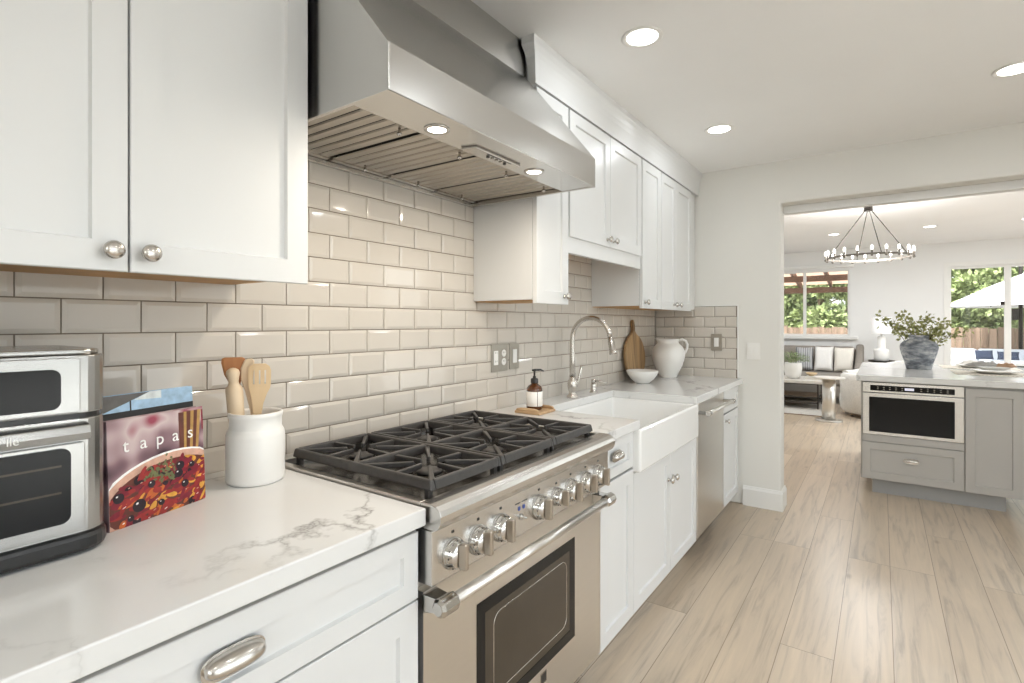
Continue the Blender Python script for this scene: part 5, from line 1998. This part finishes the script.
# ================================================================== OUTSIDE
m = MB()
m.box(-14, 18, YB + 0.125, 34, -0.2, -0.06)
g = struct('ground', m, 'concrete')
m = MB()
m.box(XR + 0.125, 20, -14, YF, -0.2, -0.06)
m.box(XLR + 0.125, 20, YF, YB + 0.12, -0.2, -0.06)
g2 = struct('ground', m, 'deck')  # unseen paving, added to throw sunlight up into the rooms
GZ = -0.06
fn = thing('wooden_fence', 'weathered wooden board fence across the back of the yard', 'fence', (1.5, 16.0, GZ))
m = MB()
k = 0
x = -6.0
while x < 10.0:
    w = 0.138 + 0.006 * math.sin(k * 3.1)
    m.box(x, x + w, 16.0 + 0.004 * math.sin(k * 5), 16.02 + 0.004 * math.sin(k * 5), GZ + 0.02, 1.205 + 0.018 * math.sin(k * 2.3))
    x += w + 0.008
    k += 1
obj('boards', m, 'fence', fn)
for zz in (0.25, 1.0):
    m = MB()
    m.box(-6, 10, 16.026, 16.065, zz, zz + 0.09)
    obj('rail', m, 'fence', fn)
for k in range(7):
    m = MB()
    m.box(-5.9 + k * 2.6, -5.81 + k * 2.6, 16.066, 16.155, GZ, 1.25)
    obj('post', m, 'fence', fn)

def tree(label, x, y, h, R, mat, n, leaf, seed, z0=0.9):
    q = random.Random(seed)
    t = thing('leafy_tree', label, 'tree', (x, y, GZ), 'trees beyond the fence')
    m = MB()
    m.tube([(x, y, GZ), (x + 0.05, y, h * 0.3), (x - 0.04, y + 0.05, h * 0.55), (x, y, h * 0.8)], [0.14, 0.12, 0.08, 0.03], 8)
    for k in range(7):
        a = k * 2.4
        zb = h * (0.3 + 0.06 * k)
        m.tube([(x, y, zb), (x + R * 0.35 * math.cos(a), y + R * 0.35 * math.sin(a), zb + 0.35), (x + R * 0.7 * math.cos(a), y + R * 0.7 * math.sin(a), zb + 0.6)], [0.05, 0.035, 0.012], 6)
    obj('trunk', m, 'bark', t)
    m = MB()
    lumps = []
    for k in range(26):
        a, u = q.uniform(0, 2 * PI), q.uniform(0, 1)
        rr_ = R * q.uniform(0.35, 0.95) * math.sqrt(max(0.1, 1 - (2 * u - 1) ** 2 * 0.75))
        lumps.append((Vector((x + rr_ * math.cos(a), y + rr_ * math.sin(a), z0 + (h - z0) * u)), q.uniform(0.28, 0.55) * R * 0.75))
    for k in range(n):
        c, lr = lumps[k % len(lumps)]
        d = Vector((q.gauss(0, 1), q.gauss(0, 1), q.gauss(0, 1))).normalized()
        p = c + d * lr * (0.55 + 0.45 * q.random())
        m.blade(p, d + Vector((q.gauss(0, 0.6), q.gauss(0, 0.6), q.gauss(-0.2, 0.6))), (q.gauss(0, 1), q.gauss(0, 1), 1), leaf * q.uniform(0.7, 1.3), leaf * 0.62)
    obj('foliage', m, mat, t)
    return t

tree('bright green tree beyond the fence filling the living room window', 0.0, 18.4, 4.2, 1.33, 'leaf_a', 12000, 0.155, 21, 0.6)
tree('bright green tree beyond the fence seen through the patio door', 3.75, 18.4, 4.2, 1.33, 'leaf_a', 12000, 0.155, 23, 0.6)
tree('mid green tree beyond the fence at the right of the patio door', 7.4, 18.4, 4.4, 1.3, 'leaf_b', 4000, 0.16, 25, 0.6)
tree('mid green tree beyond the fence at the far left of the yard', -3.7, 18.4, 4.2, 1.3, 'leaf_b', 4000, 0.16, 26, 0.6)
tree('tall darker tree farther back behind the living room window', -0.7, 22.3, 5.6, 1.6, 'leaf_b', 9000, 0.24, 27, 0.6)
tree('tall darker tree farther back behind the patio umbrella', 8.3, 22.3, 5.8, 1.6, 'leaf_b', 8000, 0.24, 28, 0.6)
tree('tall darker tree farther back between window and patio door', 3.9, 22.3, 5.4, 1.6, 'leaf_b', 9000, 0.24, 29, 0.6)

pc = thing('patio_cover', 'stained wooden patio cover with pale roof panels outside the window', 'patio cover', (-1.0, 13.0, GZ))
PXR = 1.22
for k in range(7):
    x = PXR - 0.10 - k * 0.62
    m = MB()
    m.hexa([(x, 11.42, 2.52), (x + 0.05, 11.42, 2.52), (x + 0.05, 14.35, 2.13), (x, 14.35, 2.13), (x, 11.42, 2.65), (x + 0.05, 11.42, 2.65), (x + 0.05, 14.35, 2.26), (x, 14.35, 2.26)])
    obj('rafter', m, 'beam', pc)
for yb, z0 in ((12.85, 2.205), (14.05, 2.02)):
    m = MB()
    m.box(-3.2, PXR, yb, yb + 0.09, z0, z0 + 0.125)
    obj('beam', m, 'beam', pc)
m = MB()
m.hexa([(-3.2, 11.42, 2.651), (PXR + 0.1, 11.42, 2.651), (PXR + 0.1, 14.5, 2.242), (-3.2, 14.5, 2.242), (-3.2, 11.42, 2.660), (PXR + 0.1, 11.42, 2.660), (PXR + 0.1, 14.5, 2.251), (-3.2, 14.5, 2.251)])
obj('roof_panel', m, 'patio_roof', pc)
for x in (-3.1, 1.08):
    m = MB()
    m.box(x, x + 0.12, 14.04, 14.16, GZ, 2.0195)
    obj('post', m, 'beam', pc)

ux, uy = 4.05, 14.35
um = thing('patio_umbrella', 'white canvas cantilever patio umbrella seen through the patio door', 'umbrella', (ux, uy, GZ))
m = MB()
UR, UZ, UA = 1.52, 1.70, 2.42
apex = m.bm.verts.new((ux, uy, UA))
rim, low, mids = [], [], []
for k in range(8):
    a = math.radians(22.5 + 45 * k)
    mids.append(m.bm.verts.new((ux + UR * 0.5 * math.cos(a), uy + UR * 0.5 * math.sin(a), UA - (UA - UZ) * 0.46)))
    rim.append(m.bm.verts.new((ux + UR * math.cos(a), uy + UR * math.sin(a), UZ)))
    low.append(m.bm.verts.new((ux + UR * 1.005 * math.cos(a), uy + UR * 1.005 * math.sin(a), UZ - 0.05)))
for k in range(8):
    j = (k + 1) % 8
    m.bm.faces.new([apex, mids[k], mids[j]])
    m.bm.faces.new([mids[k], rim[k], rim[j], mids[j]])
    m.bm.faces.new([rim[k], low[k], low[j], rim[j]])
co = obj('canopy', m, 'canvas', um)
so = co.modifiers.new('thick', 'SOLIDIFY'); so.thickness = 0.004
for k in range(8):
    a = math.radians(22.5 + 45 * k)
    m = MB()
    m.tube([(ux, uy, UA - 0.03), (ux + UR * 0.98 * math.cos(a), uy + UR * 0.98 * math.sin(a), UZ - 0.012)], 0.010, 6)
    obj('rib', m, 'darkmetal', um)
m = MB()
m.tube([(3.84, 14.9, GZ + 0.06), (3.84, 14.9, 2.62), (3.90, 14.75, 2.72), (ux, uy, 2.50)], 0.035, 10)
obj('mast', m, 'darkmetal', um)
m = MB()
m.box(3.70, 3.80, 14.83, 14.97, 1.38, 1.62)
obj('crank_box', m, 'darkmetal', um, 0.01)
m = MB()
m.box(3.55, 4.13, 14.6, 15.2, GZ, GZ + 0.0595)
obj('base', m, 'slate', um, 0.01)

lg = thing('outdoor_lounge', 'outdoor lounge with pale blue-grey cushions beyond the patio door', 'outdoor sofa', (3.2, 14.0, GZ))
m = MB()
m.box(2.35, 4.6, 13.45, 14.5, GZ + 0.08, 0.40)
obj('frame', m, 'slate', lg, 0.01)
for x in (2.40, 4.5):
    for y in (13.5, 14.42):
        m = MB()
        m.bar((x, y, GZ), (x, y, GZ + 0.0795), 0.06, 0.06, (1, 0, 0))
        obj('leg', m, 'slate', lg)
for k in range(3):
    m = MB()
    m.box(2.36 + 0.75 * k, 3.10 + 0.75 * k, 13.42, 14.15, 0.401, 0.57)
    obj('seat_cushion', m, 'greycushion', lg, 0.04)
    m = MB()
    m.hexa([(2.36 + 0.75 * k, 14.16, 0.401), (3.10 + 0.75 * k, 14.16, 0.401), (3.10 + 0.75 * k, 14.40, 0.401), (2.36 + 0.75 * k, 14.40, 0.401),
            (2.36 + 0.75 * k, 14.26, 0.79), (3.10 + 0.75 * k, 14.26, 0.79), (3.10 + 0.75 * k, 14.48, 0.79), (2.36 + 0.75 * k, 14.48, 0.79)])
    obj('back_cushion', m, 'greycushion', lg, 0.05)
o = pillow('navy pillow on the left of the outdoor lounge', 3.16, 13.86, 0.60, 0.28, 0.20, 0.09, 'navy', -0.5, 0.1)
o['group'] = 'navy pillows on the outdoor lounge'
o = pillow('navy pillow on the right of the outdoor lounge', 3.50, 13.86, 0.60, 0.32, 0.18, 0.09, 'navy', -0.5, -0.1)
o['group'] = 'navy pillows on the outdoor lounge'
t = thing('fire_table', 'dark slate outdoor table with a white top at the right edge', 'outdoor table', (3.95, 12.9, GZ))
m = MB()
m.box(3.42, 4.5, 12.45, 13.2, GZ, 0.575)
obj('body', m, 'slate', t, 0.01)
m = MB()
m.box(3.38, 4.54, 12.41, 13.24, 0.5755, 0.62)
obj('tabletop', m, 'ceramic', t, 0.006)
